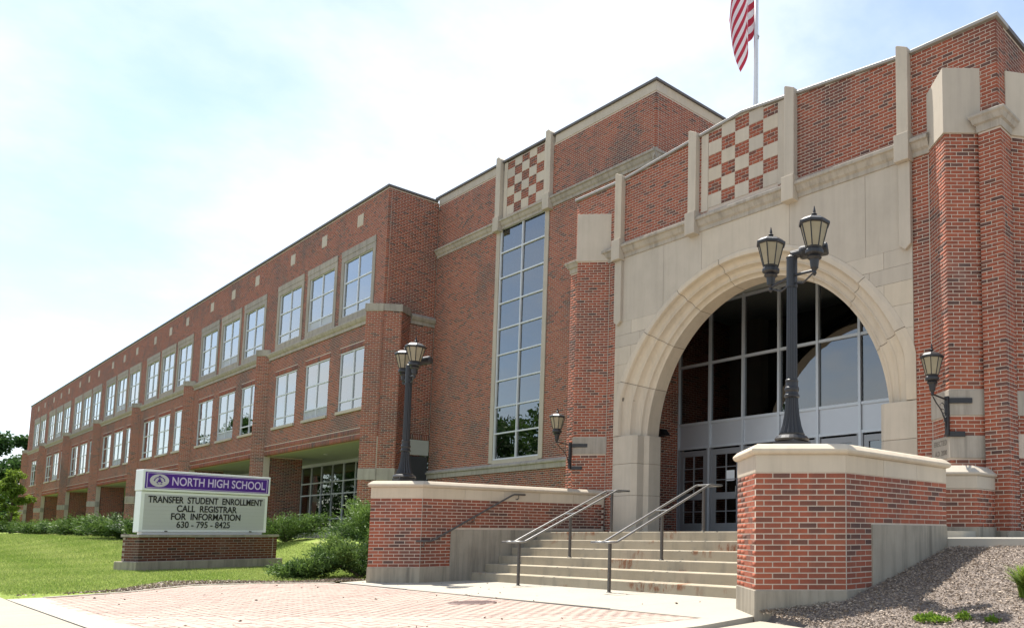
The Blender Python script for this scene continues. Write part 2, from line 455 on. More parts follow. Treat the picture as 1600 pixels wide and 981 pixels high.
# ================================================================== SETTING
def sstep(x): x = np.clip(x, 0, 1); return x*x*(3-2*x)
def ground_z(X, Y):
    X = np.asarray(X, float); Y = np.asarray(Y, float)
    left = sstep((-17.4 - X)/5.0)
    near = sstep((Y - 8.2)/2.8)*.80
    far = sstep((-26 - X)/26)*sstep((Y - 2.2)/6.5)*.74
    z = left*(np.maximum(near, far) + .05*sstep((Y-2.2)/6) + .010*np.clip(-17.4-X, 0, 60)*(1-sstep((Y-2.2)/7)) + .0055*np.clip(-50-X, 0, 90)*sstep((Y-3)/6))
    z = z + sstep((Y-40)/200)*2.0
    z = np.where((X > -5.62) & (Y > 1.8), -.10 + .6*sstep((Y-9.0)/1.2), z)
    under = (X > -17.6) & (X < -5.6)
    return np.where(under, np.where(Y > 10, .4, -.10), z - .012)

def ground():
    xs = np.unique(np.concatenate([np.linspace(-900, -130, 14), np.linspace(-130, -34, 97), np.linspace(-34, 4, 96), np.linspace(4, 40, 19), np.linspace(40, 500, 10)]))
    ys = np.unique(np.concatenate([np.linspace(-500, -14, 12), np.linspace(-14, 1.9, 12), np.linspace(1.9, 14, 62), np.linspace(14, 40, 14), np.linspace(40, 900, 14)]))
    X, Y = np.meshgrid(xs, ys); Z = ground_z(X, Y); Z = np.where(Y < 2.0, Z - .03, Z)
    V = np.stack([X, Y, Z], -1).reshape(-1, 3); nx = len(xs)
    i, j = np.meshgrid(np.arange(nx-1), np.arange(len(ys)-1)); a = (j*nx+i).ravel()
    Fa = np.stack([a, a+1, a+1+nx, a+nx], 1)
    m, t, b = mat('lawn_soil')
    n1 = noise(t, .35, 5, .6, pos(t)); n2 = noise(t, 22, 4, .7, pos(t))
    c = mixrgb(t, rng_(t, n1, .3, .7, 0, 1), (.18, .25, .05), (.25, .31, .075))
    c = mixrgb(t, rng_(t, n2, .35, .75, 0, .55), c, (.11, .15, .03))
    dry = noise(t, .9, 5, .6, pos(t, .7, 1.6, 1)); c = mixrgb(t, rng_(t, dry, .56, .74, 0, .55), c, (.26, .235, .12))
    t.links.new(c, b.inputs['Base Color']); b.inputs['Roughness'].default_value = .95; b.inputs['Specular IOR Level'].default_value = .1
    bump(t, b, n2, .6, .04)
    sepx = nd(t, 'ShaderNodeSeparateXYZ'); gg = nd(t, 'ShaderNodeNewGeometry'); t.links.new(gg.outputs['Position'], sepx.inputs[0])
    lawnmask = rng_(t, sepx.outputs[0], -16.0, -17.0, 0, 1); far = rng_(t, sepx.outputs[1], 40, 60, 0, 1); frontm = rng_(t, sepx.outputs[1], 1.2, 1.6, 0, 1)
    mm = nd(t, 'ShaderNodeMath', operation='MULTIPLY'); t.links.new(lawnmask, mm.inputs[0]); t.links.new(frontm, mm.inputs[1])
    c2 = mixrgb(t, mm.outputs[0], mixrgb(t, n1, (.20, .175, .14), (.27, .24, .20)), c); t.links.new(c2, b.inputs['Base Color'])
    o = quads('ground', V, Fa, None, m); o['kind'] = 'structure'
    o.data.polygons.foreach_set('use_smooth', [True]*len(o.data.polygons))
ground()

def slab(name, poly, z1, thick, m, kind='structure', parent=None):
    mb = MB(); mb.prism(poly, z1-thick, z1); o = mb.build(name, m, parent)
    if kind and parent is None: o['kind'] = kind
    return o
def paving_mat(name, col, stain):
    m, t, b = mat(name)
    c = mixrgb(t, noise(t, 1.1, 6, .65, pos(t)), tuple(x*.86 for x in col), tuple(min(1, x*1.08) for x in col))
    c = mixrgb(t, rng_(t, noise(t, 5, 5, .7, pos(t)), .58, .75, 0, stain), c, tuple(x*.55 for x in col))
    c = mixrgb(t, rng_(t, noise(t, 160, 2, .6, pos(t)), .60, .75, 0, .35), c, tuple(x*.6 for x in col))
    t.links.new(c, b.inputs['Base Color']); b.inputs['Roughness'].default_value = .9; b.inputs['Specular IOR Level'].default_value = .2
    bump(t, b, noise(t, 220, 3, .6, pos(t)), .2, .004); return m
M_WALK = paving_mat('sidewalk_concrete', (.35, .312, .248), .5)
M_APRON = paving_mat('apron_concrete', (.375, .343, .285), .45)
# street sidewalk, cast in panels
for i in range(26):
    x1 = -2.2 - i*1.8 + 12; x0 = x1 - 1.792
    z = lambda x: .0 + .012*max(0.0, -16.5 - x)
    mb = MB(); mb.add([(x0,-.55,-.12+z(x0)),(x1,-.55,-.12+z(x1)),(x1,1.78,-.12+z(x1)),(x0,1.78,-.12+z(x0)),(x0,-.55,z(x0)),(x1,-.55,z(x1)),(x1,1.78,z(x1)),(x0,1.78,z(x0))],
                      [(0,3,2,1),(4,5,6,7),(0,1,5,4),(1,2,6,5),(2,3,7,6),(3,0,4,7)])
    if i == 0:
        base = mb.build('sidewalk', M_WALK); base['kind'] = 'structure'
    else: mb.build('paving_slab', M_WALK, base)
# far walk and road behind the camera
o = slab('road', [(-500, -22), (300, -22), (300, -.60), (-500, -.60)], -.05, .05, simple('street_concrete', (.30, .285, .26), .9, .2, 3)); 
# border strip between walk and pavers
mb = MB(); mb.prism([(-16.75, 1.80), (-5.0, 1.80), (-5.0, 2.06), (-16.75, 2.22)], -.1, .002); base = mb.build('border_strip', M_APRON); base['kind'] = 'structure'
# apron before the steps, in slabs
APX = [-17.55, -14.2, -11.2, -8.4]
ap = None
for i in range(4):
    x0 = APX[i]; x1 = (APX + [-6.28])[i+1] - .008
    if i == 0: poly = [(x0, 7.3), (-17.25, 6.66), (x1, 6.64), (x1, 8.77), (-16.0, 8.77), (-17.5, 8.77)]
    elif i == 3: poly = [(x0, 6.56), (-6.62, 6.52), (-6.62, 2.08), (-6.06, 2.06), (-6.06, 5.92), (-6.28, 7.05), (x1, 8.77), (x0, 8.77)]
    else: poly = [(x0, 6.60), (x1, 6.60), (x1, 8.77), (x0, 8.77)]
    mb = MB(); mb.prism(poly, -.1, .006)
    if ap is None: ap = mb.build('apron', M_APRON, bevel=.006); ap['kind'] = 'structure'
    else: mb.build('concrete_slab', M_APRON, ap, bevel=.006)
# lower walk on the right in front of the bark bed
o = slab('side_walk', [(-6.04, 1.8), (6, 1.8), (6, 5.4), (-2.0, 6.0), (-4.95, 6.70), (-6.16, 7.02), (-6.04, 5.95)], -.045, .1, M_WALK)

# brick pavers
def pavers():
    m = bpy.data.materials.new('paver_clay'); m.use_nodes = True
    def mk(name, typ):
        m, t, b = mat(name); a = nd(t, 'ShaderNodeAttribute', attribute_type=typ, attribute_name='tone')
        c = ramp(t, a.outputs['Fac'], [(0, (.355, .258, .218)), (.35, (.37, .272, .23)), (.7, (.385, .288, .245)), (1, (.395, .305, .262))])
        c = mixrgb(t, rng_(t, noise(t, .7, 5, .6, pos(t)), .35, .7, 0, .55), c, (.43, .36, .30))
        c = mixrgb(t, rng_(t, noise(t, 120, 3, .6, pos(t)), .55, .75, 0, .3), c, (.26, .18, .15))
        t.links.new(c, b.inputs['Base Color']); b.inputs['Roughness'].default_value = .9; b.inputs['Specular IOR Level'].default_value = .2; return m
    mf, ms = mk('paver_field', 'GEOMETRY'), mk('paver_single', 'OBJECT')
    base = MB(); base.prism([(-16.4, 2.2), (-6.64, 2.07), (-6.64, 6.55), (-17.3, 6.64), (-18.2, 5.2), (-18.5, 4.4), (-17.2, 3.3)], -.1, -.014)
    bo = base.build('plaza', simple('paver_sand', (.38, .30, .25), .95, .2, 30)); bo['kind'] = 'structure'
    edge = [(2.1, -16.55), (3.3, -17.1), (4.5, -18.5), (5.4, -18.2), (6.2, -17.55), (6.6, -17.3)]
    def left(y):
        return float(np.interp(y, [e[0] for e in edge], [e[1] for e in edge]))
    rows = []; L, W, g = .20, .10, .004
    ny = int((6.52-2.1)/(W+g))
    for j in range(ny):
        y0 = 2.10 + j*(W+g); xl = left(y0+.05)+.06; x = -6.66 - (j % 2)*(L+g)/2
        y0 += 0
        if y0 + W > 6.54: break
        while x - L > xl:
            rows.append((x - L/2, y0 + W/2, L/2, W/2)); x -= L+g
        if x - xl > .05: rows.append(((x+xl)/2, y0+W/2, (x-xl)/2, W/2))
        if j % 2: rows.append((-6.66-(L+g)/4+.001, y0+W/2, (L)/4, W/2))
    A = np.array(rows); tone = rng.random(len(A))
    mh = (A[:, 0]+10.72)**2/.34**2 + (A[:, 1]-5.93)**2/.34**2
    keep = mh > 1.0; A = A[keep]; tone = tone[keep]
    px, py, f = cam_px(np.stack([A[:, 0], A[:, 1], np.zeros(len(A))], 1))
    area = np.where((px > 0) & (px < 1600) & (py < 978) & (f > 1), A[:, 2]*A[:, 3]/np.maximum(f, .5)**3, -1)
    order = np.argsort(-area); sing = order[:300]; rest = np.ones(len(A), bool); rest[sing] = False
    me = bpy.data.meshes.new('paver'); b = .03
    me.from_pydata([(-1,-1,-1),(1,-1,-1),(1,1,-1),(-1,1,-1),(-1,-1,0),(1,-1,0),(1,1,0),(-1,1,0)], [], [(4,5,6,7),(0,1,5,4),(1,2,6,5),(2,3,7,6),(3,0,4,7)]); me.materials.append(ms)
    for i in sing:
        o = obj_from(me, 'paver', bo, (A[i, 0], A[i, 1], .001 + random.uniform(-.0025, .0025)), 0, (A[i, 2], A[i, 3], .05)); o['tone'] = float(tone[i])
        o.rotation_euler = (random.gauss(0, .005), random.gauss(0, .004), random.gauss(0, .004))
    B = A[rest]; k = len(B); V = np.zeros((k, 8, 3)); zt = .001 + rng.uniform(-.0025, .0025, k)
    for c, (sx, sy, sz) in enumerate([(-1,-1,-1),(1,-1,-1),(1,1,-1),(-1,1,-1),(-1,-1,0),(1,-1,0),(1,1,0),(-1,1,0)]):
        V[:, c, 0] = B[:, 0]+sx*B[:, 2]; V[:, c, 1] = B[:, 1]+sy*B[:, 3]; V[:, c, 2] = zt + sz*.05
    Fq = np.array([(4,5,6,7),(0,1,5,4),(1,2,6,5),(2,3,7,6),(3,0,4,7)])
    o = quads('paver_field', V.reshape(-1, 3), (np.arange(k)[:, None, None]*8+Fq[None]).reshape(-1, 4), np.repeat(tone[rest], 5), mf, bo); o['kind'] = 'stuff'
    # thin concrete edging along the lawn side
    mb = MB(); pts = [(left(y), y) for y in np.linspace(2.2, 6.6, 16)]
    outer = [(x-.13, y) for x, y in pts]
    for i in range(15):
        mb.prism([pts[i], pts[i+1], outer[i+1], outer[i]][::-1] if False else [outer[i], pts[i], pts[i+1], outer[i+1]], -.1, .012)
    mb.build('edging', M_APRON, bo)
pavers()
mh = thing('manhole_cover', 'round rusty iron manhole cover set in the pink brick plaza', 'manhole cover', (-10.72, 5.93, 0))
mb = MB(); mb.lathe([(.325, -.05), (.325, .004), (.30, .006), (.30, .000), (.0, .000)], (-10.72, 5.93, 0), 40); mb.build('rim', M_MANH, mh)
mb = MB(); mb.lathe([(.292, -.04), (.292, .004), (.28, .006), (.01, .006)], (-10.72, 5.93, 0), 40)
for i in range(-4, 5):
    w = math.sqrt(max(0, .25**2-(i*.056)**2)); mb.box(-10.72-w, -10.72+w, 5.93+i*.056-.012, 5.93+i*.056+.012, .005, .010)
mb.build('lid', M_MANH, mh)

# ================================================================== SCHOOL BUILDING
YA, YS, YW, YG = 12.2, 14.2, 12.3, 15.0          # entrance front, stair hall front, wing front, entrance glazing
LAND = 1.03
XL, XR, XC = -17.4, -5.3, -11.3
school = thing('school_building', 'long three storey red brick school with limestone arched entrance', 'building', (-40, 14, 1))
SB = Bricks()
wall = MB(); stone = lambda: MB()

# ---------------- entrance pavilion: upper wall with gabled parapet
def par(x):            # parapet height under the coping
    d = abs(x - XC)
    return 9.98 + (.36*(1 - max(0, d-.0)/4.15) if d < 4.15 else 0)
Z8 = 7.97
ck = (-12.40 - XL, -10.27 - XL, 8.30, 10.6)                   # checker panel opening (u range)
wall_panel(wall, (XL, YA), EX, XR-XL, 7.90, 9.97, [(ck[0], ck[1], 8.2, 10.5)], thick=.4)
wall.extr([(XC-4.15, YA+.0028, 9.97), (XC+4.15, YA+.0028, 9.97), (XC+.02, YA+.0028, 10.32), (XC-.02, YA+.0028, 10.32)], (0,0,0), (0,.4,0))
SB.panel((XL, YA), EX, XR-XL, 7.90, 10.40, [ck], ztop=par, e0='m', e1='q0', near=True)
# strips beside the stone field and the prow piers
def pier(tip, xl, xr, yb, z0, z1, bands=(), near=True, left=True, right=True):
    """triangular prow pier: tip (x,y), wall ends xl / xr on plane yb"""
    poly = [(xl, yb+.25), (xl, yb), tip, (xr, yb), (xr, yb+.25)]
    wall.prism(offset_poly(poly, -.0028), z0, z1)
    hs = [(-1, 9, a, b) for a, b in bands]
    u, d = line_u(tip, (xr, yb))
    if right: SB.panel(tip, u, d, z0, z1, hs, near=near, e0='q0' if False else 'm', e1='m5')
    u, d = line_u((xl, yb), tip)
    if left: SB.panel((xl, yb), u, d, z0, z1, hs, near=near, e0='m5', e1='m')
    for a, b in bands:
        mb = MB(); mb.prism(offset_poly([(xl-.02, yb+.2), (xl-.02, yb), tip, (xr+.02, yb), (xr+.02, yb+.2)], .012), a+.004, b-.004); mb.build('stone_band', M_STONEW, school, bevel=.006)
def prow_cap(tip, xl, xr, yb, z0, z1, m=None, slope=.22):
    """limestone block crowning a prow pier: upright sides, top sloping back to the wall"""
    e = .03; T = (tip[0], tip[1]-e*1.3); a = (xl-e, yb); b = (xr+e, yb)
    mb = MB(); vs = [(a[0], yb, z0), (T[0], T[1], z0), (b[0], yb, z0), (a[0], yb, z1-slope), (T[0], T[1], z1), (b[0], yb, z1), (a[0], yb+.1, z0), (b[0], yb+.1, z0), (a[0], yb+.1, z1-slope*.5), (b[0], yb+.1, z1)]
    mb.add(vs, [(0,1,4,3), (1,2,5,4), (3,4,5,9,8), (2,7,9,5), (0,3,8,6), (0,6,7,2,1), (6,8,9,7)]); return mb.build('pier_cap', m or M_STONE, school, bevel=.008)
RT, RXL, RXR = (-6.13, 11.81), -6.66, -5.65
LT, LXL, LXR = (-16.62, 11.71), -17.22, -15.93
pier(RT, RXL, RXR, YA, LAND, Z8, [(2.98, 3.42), (2.25, 2.64)])
pier(LT, LXL, LXR, YA, LAND, Z8+.02, [(2.99, 3.42)], near=False, left=False)
prow_cap(RT, RXL, RXR, YA, Z8, 9.17, slope=.10); prow_cap(LT, LXL, LXR, YA, Z8+.02, 9.25, slope=.10)
for (x0, x1) in ((-7.02, RXL), (LXR, -15.64), (XL, LXL)):
    wall_panel(wall, (x0, YA), EX, x1-x0, LAND, 7.90, inset=.0, thick=.38)
    SB.panel((x0, YA), EX, x1-x0, LAND, 7.90, near=True, e0='m5', e1='m5')
# corner pilaster right (proud of both walls) and its moulded cap
cp = [(-5.63, 12.10), (-5.22, 12.10), (-5.22, 12.52), (-5.63, 12.52)]
wall.prism(offset_poly(cp, -.0028), LAND, 8.00)
SB.panel((-5.63, 12.10), EX, .41, LAND, 7.93, e0='m', e1='q0'); SB.panel((-5.22, 12.10), EY, .42, LAND, 7.93, e0='q1', e1='m')

def sq_cap(poly, z, m=M_STONEW):
    mb = MB(); mb.loft([(offset_poly(poly, d), z+h) for d, h in ((.02, 0), (.03, .12), (.07, .14), (.10, .22), (.13, .25), (.13, .29), (.02, .36))]); return mb.build('pilaster_cap', m, school, bevel=.004)
sq_cap(cp, 7.93)
cpl = [(-17.46, 12.10), (-17.05, 12.10), (-17.05, 12.30), (-17.46, 12.30)]
wall.prism(offset_poly(cpl, -.0028), LAND, 8.0)
SB.panel((-17.46, 12.10), EX, .41, LAND, 7.93, near=False)
sq_cap(cpl, 7.93)
# side wall of the pavilion, facing the right, with its own prow pier
wall_panel(wall, (XR, YA), EY, 7.0, .6, 9.97, thick=.4)
SB.panel((XR, 12.52), EY, 6.4, .6, 9.97, near=True, e0='m', e1='m'); SB.panel((XR, YA), EY, .32, 7.90+4*(BH+BG), 9.97, e0='q1', e1='m')
st = (-4.93, 13.02); ps = [(XR, 12.55), st, (XR, 13.49), (XR-.2, 13.49), (XR-.2, 12.55)]
wall.prism(offset_poly(ps, -.0028), .6, Z8)
u, d = line_u((XR, 12.55), st); SB.panel((XR, 12.55), u, d, .6, Z8, [(-1, 9, 2.98, 3.42), (-1, 9, 2.25, 2.64)], e0='m5', e1='m')
u, d = line_u(st, (XR, 13.49)); SB.panel(st, u, d, .6, Z8, e0='m', e1='m5', near=False)
mb = MB(); ps2 = offset_poly([(XR, 12.55), st, (XR, 13.49), (XR-.1, 13.49), (XR-.1, 12.55)], .03); mb.prism(ps2, Z8, 9.15); mb.build('pier_cap', M_STONE, school, bevel=.008)
for a, b in ((2.98, 3.42),):
    mb = MB(); mb.prism(offset_poly(ps, .012), a+.004, b-.004); mb.build('stone_band', M_STONEW, school, bevel=.006)

# plinth of the right pier with sloping stone cap
pl = [(-6.45, 10.70), (-5.48, 11.44), (-5.24, 12.30), (-6.70, 12.30), (-6.70, 11.0)]
pl = [(-6.30, 10.79), (-5.48, 11.44), (-5.48, 12.28), (-6.60, 12.28), (-6.60, 11.05)]
wall.prism(offset_poly(pl, -.0028), 1.02, 1.70)
u, d = line_u(pl[0], pl[1]); SB.panel(pl[0], u, d, 1.09, 1.70, e0='m', e1='m'); SB.panel(pl[1], EY, .84, 1.09, 1.70, e0='m', e1='m')
u, d = line_u(pl[4], pl[0]); SB.panel(pl[4], u, d, 1.09, 1.70, near=False)
mb = MB(); mb.prism(offset_poly(pl, .02), .80, 1.09); mb.build('footing', M_CONCW, school)
mb = MB(); mb.prism(offset_poly(pl, .008), 1.704, 1.905); mb.build('stone_band', M_STONE, school, bevel=.005)
mb = MB(); mb.loft([(offset_poly(pl, .01), 1.908), (offset_poly(pl, .05), 1.93), (offset_poly(pl, .05), 1.96), (offset_poly(pl, -.10), 2.08)]); mb.build('plinth_cap', M_STONE, school, bevel=.004)
# base course of the side wall and pilaster
mb = MB(); mb.prism([(-5.26, 12.06), (-4.9, 12.4), (-4.7, 13.0), (-5.1, 13.7), (-5.2, 19), (-5.5, 19), (-5.5, 12.06)], .5, 1.03); mb.build('footing', M_CONCW, school)

# ---------------- coping of the parapet, in lengths between the pilasters
PIL = [(-15.62, -15.36), (-12.92, -12.66), (-10.0, -9.74), (-7.26, -7.01)]
def coping_run(x0, x1):
    xs = [x0] + ([XC] if x0 < XC < x1 else []) + [x1]
    for c in (XC-4.15, XC+4.15):
        if x0 < c < x1: xs.append(c)
    xs = sorted(xs); mb = MB()
    ring = lambda x: [(x, YA-.05, par(x)), (x, YA-.05, par(x)+.055), (x, YA-.02, par(x)+.085), (x, YA+.45, par(x)+.085), (x, YA+.45, par(x))]
    vs = []; [vs.extend(ring(x)) for x in xs]; fs = []
    for i in range(len(xs)-1):
        for k in range(5): fs.append((i*5+k, (i+1)*5+k, (i+1)*5+(k+1) % 5, i*5+(k+1) % 5))
    fs += [(0, 1, 2, 3, 4), tuple(reversed(range((len(xs)-1)*5, len(xs)*5)))]
    mb.add(vs, fs); mb.build('coping', M_COPING, school, bevel=.004)
for a, b in ((XL-.05, -15.62), (-15.36, -12.92), (-12.66, -10.0), (-9.74, -7.26), (-7.01, XR+.05)): coping_run(a, b)
mb = MB(); mb.box(XR-.4, XR+.05, YA+.46, 19.2, 9.98, 10.06); mb.build('coping', M_COPD, school)
# stone pilaster strips with wedge tops, ending in blocks on the cornice
for i, (a, b) in enumerate(PIL):
    t = par((a+b)/2)+.16
    mb = MB(); mb.extr([(a, YA-.13, 8.40), (b, YA-.13, 8.40), (b, YA-.13, t-.06), ((a+b)/2-.09, YA-.13, t+.05), (a, YA-.13, t+.04)], (0, 0, 0), (0, .30, 0)); mb.build('pilaster_strip', M_STONE, school, bevel=.01)
    mb = MB(); mb.box(a-.03, b+.03, YA-.19, YA+.02, 7.87, 8.40); mb.build('pilaster_block', M_STONE, school, bevel=.01)
for a, b in (PIL[0], PIL[3]):
    mb = MB(); mb.extr([(a, YA-.09, 6.30), ((a+b)/2, YA-.09, 6.20), (b, YA-.09, 6.30), (b, YA-.09, 7.87), (a, YA-.09, 7.87)], (0, 0, 0), (0, .11, 0)); mb.build('pilaster_strip', M_STONE, school, bevel=.01)
# moulded cornice
CORN = [(0, 7.93), (.03, 7.93), (.03, 8.02), (.07, 8.06), (.11, 8.16), (.15, 8.18), (.15, 8.24), (.03, 8.33), (0, 8.33)]
for a, b in ((XL-.02, -15.65), (-15.33, -12.95), (-12.63, -10.03), (-9.71, -7.29), (-6.98, -6.62)):
    mb = MB(); profile_x(mb, CORN, a+.003, b-.003, YA-.002); mb.build('cornice', M_STONEW, school)
# ---------------- checkerboard panel: stone squares and brick squares
def checker(x0, x1, z0, ztop, Y, nc, nr, first, edge, near):
    w = (x1-x0)/nc; h = .315*(w/.423)
    bk = MB(); bk.box(x0-edge-.01, x1+edge+.01, Y+.0035, Y+.25, z0-.1, min(ztop(x0), ztop(x1))-.01); bk.build('checker_backing', M_MORTAR, school)
    if edge > .03:
        for a, b in ((x0-edge, x0-.004), (x1+.004, x1+edge)):
            mb = MB(); mb.box(a, b, Y-.012, Y+.1, z0-.05, min(ztop(a), ztop(b))-.003); mb.build('stone_block', M_STONE, school)
    for c in range(nc):
        for r in range(nr):
            a, b = x0+c*w, x0+(c+1)*w; za = z0+r*h; zt = min(za+h, ztop((a+b)/2))
            if zt-za < .03: continue
            if (c+r) % 2 == first:
                mb = MB(); mb.box(a+.004, b-.004, Y-.006, Y+.08, za+.003, zt-.003); mb.build('stone_block', M_STONE, school, bevel=.003)
            else:
                n = 4; q = h/n
                for k in range(n):
                    zb = za+k*q
                    if zb+q > zt+.02: break
                    L2 = (w-.02)/2
                    cuts = [(0, .5), (.5, 1)] if k % 2 else [(0, .27), (.27, .77), (.77, 1)]
                    for p0, p1 in cuts:
                        SB.rows.append((a+w*(p0+p1)/2, Y-.002, zb+q/2, 1, 0, (p1-p0)*w/2-.008, q/2-.0072, .08, 1.0 if near else 0.0))
checker(-12.37, -10.27, 8.43, par, YA, 5, 7, 0, .22, True)

# ---------------- stone field around the arch, laid in blocks
AR_R, AR_Z = 4.69, 2.50
def arc_z(x):
    d = abs(x-XC); return AR_Z + math.sqrt(max(0, AR_R**2-d*d)) if d < 4.32 else -9
backing = MB()
def field_block(x0, x1, z0, z1, y=None, name='ashlar_block'):
    xs = sorted({x0, x1, *[v for v in np.linspace(XC-4.32, XC+4.32, 61) if x0 < v < x1]})
    # exact crossings of the arc with the block's top and bottom
    for zz in (z0, z1):
        if zz > AR_Z and AR_R**2-(zz-AR_Z)**2 > 0:
            d = math.sqrt(AR_R**2-(zz-AR_Z)**2)
            for c in (XC-d, XC+d):
                if x0 < c < x1: xs.append(c)
    xs = sorted(xs); mb = MB(); yf = (YA-.010 if y is None else y); yb = YA+.10
    lo = lambda x: min(z1, max(z0, arc_z(x)+.004)); used = False
    for a, b in zip(xs[:-1], xs[1:]):
        la, lb = lo(a), lo(b)
        if z1-la < 1e-4 and z1-lb < 1e-4: continue
        used = True
        mb.add([(a,yf,la),(b,yf,lb),(b,yf,z1),(a,yf,z1),(a,yb,la),(b,yb,lb),(b,yb,z1),(a,yb,z1)], [(0,1,2,3),(0,4,5,1),(3,2,6,7)])
        if a == xs[0] or z1-la < 1e-4 or abs(a-x0) < 1e-6: mb.add([(a,yf,la),(a,yf,z1),(a,yb,z1),(a,yb,la)], [(0,1,2,3)])
        if abs(b-x1) < 1e-6: mb.add([(b,yf,lb),(b,yb,lb),(b,yb,z1),(b,yf,z1)], [(0,1,2,3)])
    if used: mb.build(name, M_STONE, school)
g = .004; X0, X1 = -15.64, -7.02
for a, b in ((X0, -13.85), (-13.85, -12.55), (-12.55, -9.95), (-9.95, -8.05), (-8.05, X1)):
    field_block(a+g, b-g, 6.28, 7.93)
zr = [LAND, 1.80, 2.65, 3.40, 3.85, 4.30, 4.75, 5.20, 5.65, 5.95, 6.28]
for r in range(3, 10):
    z0, z1 = zr[r]+g*.7, zr[r+1]-g*.7
    sp = .62 if r % 2 else .95
    field_block(X0+g, X0+sp, z0, z1); field_block(X0+sp+2*g, X0+2.9, z0, z1)
    field_block(X1-sp, X1-g, z0, z1); field_block(X1-2.9, X1-sp-2*g, z0, z1)
# dark joint backing behind the ashlar, following the arch
mb = MB(); xs = list(np.linspace(X0+.01, X1-.01, 64)); yq = YA+.004
for a, b in zip(xs[:-1], xs[1:]):
    la, lb = max(3.40, arc_z(a)+.03), max(3.40, arc_z(b)+.03)
    mb.add([(a,yq,la),(b,yq,lb),(b,yq,7.92),(a,yq,7.92),(a,yq+.4,la),(b,yq+.4,lb),(b,yq+.4,7.92),(a,yq+.4,7.92)], [(0,1,2,3),(7,6,5,4),(0,4,5,1)])
mb.build('ashlar_joints', M_JOINT, school)

# ---------------- the moulded arch in voussoirs on plain jambs
IN_R, IN_Z, SPR = 3.515, 3.135, 3.40
def ext_pt(t):       # t 0..1 left springing to right springing, outer curve
    zs = SPR; 
    # vertical part up to where the outer circle reaches the jamb face, then the circle
    h = AR_Z + math.sqrt(AR_R**2-4.32**2) - zs
    a0 = math.acos(4.32/AR_R); arc = AR_R*(math.pi-2*a0); tot = 2*h+arc; s = t*tot
    if s < h: return (XC-4.32, zs+s)
    if s > h+arc: return (XC+4.32, zs+tot-s)
    a = math.pi-a0-(s-h)/AR_R; return (XC+AR_R*math.cos(a), AR_Z+AR_R*math.sin(a))
def int_pt(t):
    a0 = math.asin((SPR-IN_Z)/IN_R); a = math.pi-a0-t*(math.pi-2*a0); return (XC+IN_R*math.cos(a), IN_Z+IN_R*math.sin(a))
PROF = [(0.0, .06), (0.0, -.012), (.10, -.03), (.24, -.03), (.27, .005), (.29, .06), (.34, .105), (.42, .13), (.50, .135), (.53, .12), (.56, .13), (.585, .19), (.63, .245), (.71, .275), (.79, .28), (.82, .265), (.85, .275), (.875, .33), (.93, .37), (1.0, .385), (1.0, .75)]
def arch_ring(t0, t1, n=8):
    vs = []; fs = []
    for i in range(n+1):
        t = t0+(t1-t0)*i/n; e = ext_pt(t); q = int_pt(t)
        for s, d in PROF: vs.append((e[0]+(q[0]-e[0])*s, YA+d, e[1]+(q[1]-e[1])*s))
    k = len(PROF)
    for i in range(n):
        for j in range(k-1): fs.append((i*k+j, i*k+j+1, (i+1)*k+j+1, (i+1)*k+j))
    fs += [tuple(range(k-1, -1, -1)), tuple(range(n*k, n*k+k))]
    mb = MB(); mb.add(vs, fs); o = mb.build('voussoir', M_STONEC, school)
    for p in o.data.polygons: p.use_smooth = False
NV = 9
for i in range(NV): arch_ring(i/NV+.0007, (i+1)/NV-.0007, 10)
# joint filler just inside the ring
mb = MB(); vs = []; fs = []; n = 60
for i in range(n+1):
    t = i/n; e = ext_pt(t); q = int_pt(t)
    for s, d in PROF: 
        dd = d+.012; s2 = min(s, .996)
        vs.append((e[0]+(q[0]-e[0])*s2, YA+dd, e[1]+(q[1]-e[1])*s2))
k = len(PROF)
for i in range(n):
    for j in range(k-1): fs.append((i*k+j, i*k+j+1, (i+1)*k+j+1, (i+1)*k+j))
mb.add(vs, fs); mb.build('arch_joints', M_JOINT, school)
for sgn in (-1, 1):
    J = [(4.32, 0.0), (3.62, 0.0), (3.50, .10), (3.50, .30), (3.40, .38), (3.40, .75), (4.32, .75)]
    zz = [LAND, 1.92, 2.70, SPR]
    for a, b in zip(zz[:-1], zz[1:]):
        poly = [(XC+sgn*w, YA-.012+d) for w, d in J]
        if sgn > 0: poly = poly[::-1]
        mb = MB(); mb.prism(poly[::-1] if False else poly, a+.004, b-.004); mb.build('jamb_block', M_STONE, school, bevel=.006)
    poly = [(XC+sgn*(w-.02 if w > 4 else w+.012), YA+.0+d) for w, d in J]
    if sgn > 0: poly = poly[::-1]
    mb = MB(); mb.prism(poly, LAND, SPR-.01); mb.build('jamb_joints', M_JOINT, school)

# ---------------- vestibule behind the arch: side walls, ceiling, glazed doors
VX0, VX1 = -16.26, -6.36; BAY = (VX1-VX0)/8
VB = Bricks()
wall.box(VX0-.3, VX0-.0028, YA+.42, YG+.2, LAND-.3, 7.6); wall.box(VX1+.0028, VX1+.3, YA+.42, YG+.2, LAND-.3, 7.6)
SB.panel((VX0, YA+.44), EY, YG-YA-.44, LAND, 7.40, near=False); SB.panel((VX1, YG), EYN, YG-YA-.44, LAND, 7.40, near=False)
mb = MB(); mb.box(VX0-.3, VX1+.3, YA+.41, YG+.3, 7.40, 7.55); mb.build('vestibule_ceiling', M_SOFFIT, school)
mb = MB(); mb.box(VX0-.3, -15.0, YA+.41, YA+.75, LAND, 7.4); mb.box(-7.6, VX1+.3, YA+.41, YA+.75, LAND, 7.4); mb.build('arch_back', M_STONE, school)
fr = MB(); w = .035
for i in range(9):
    x = VX0+i*BAY; fr.box(x-w, x+w, YG-.07, YG+.07, LAND, 7.40)
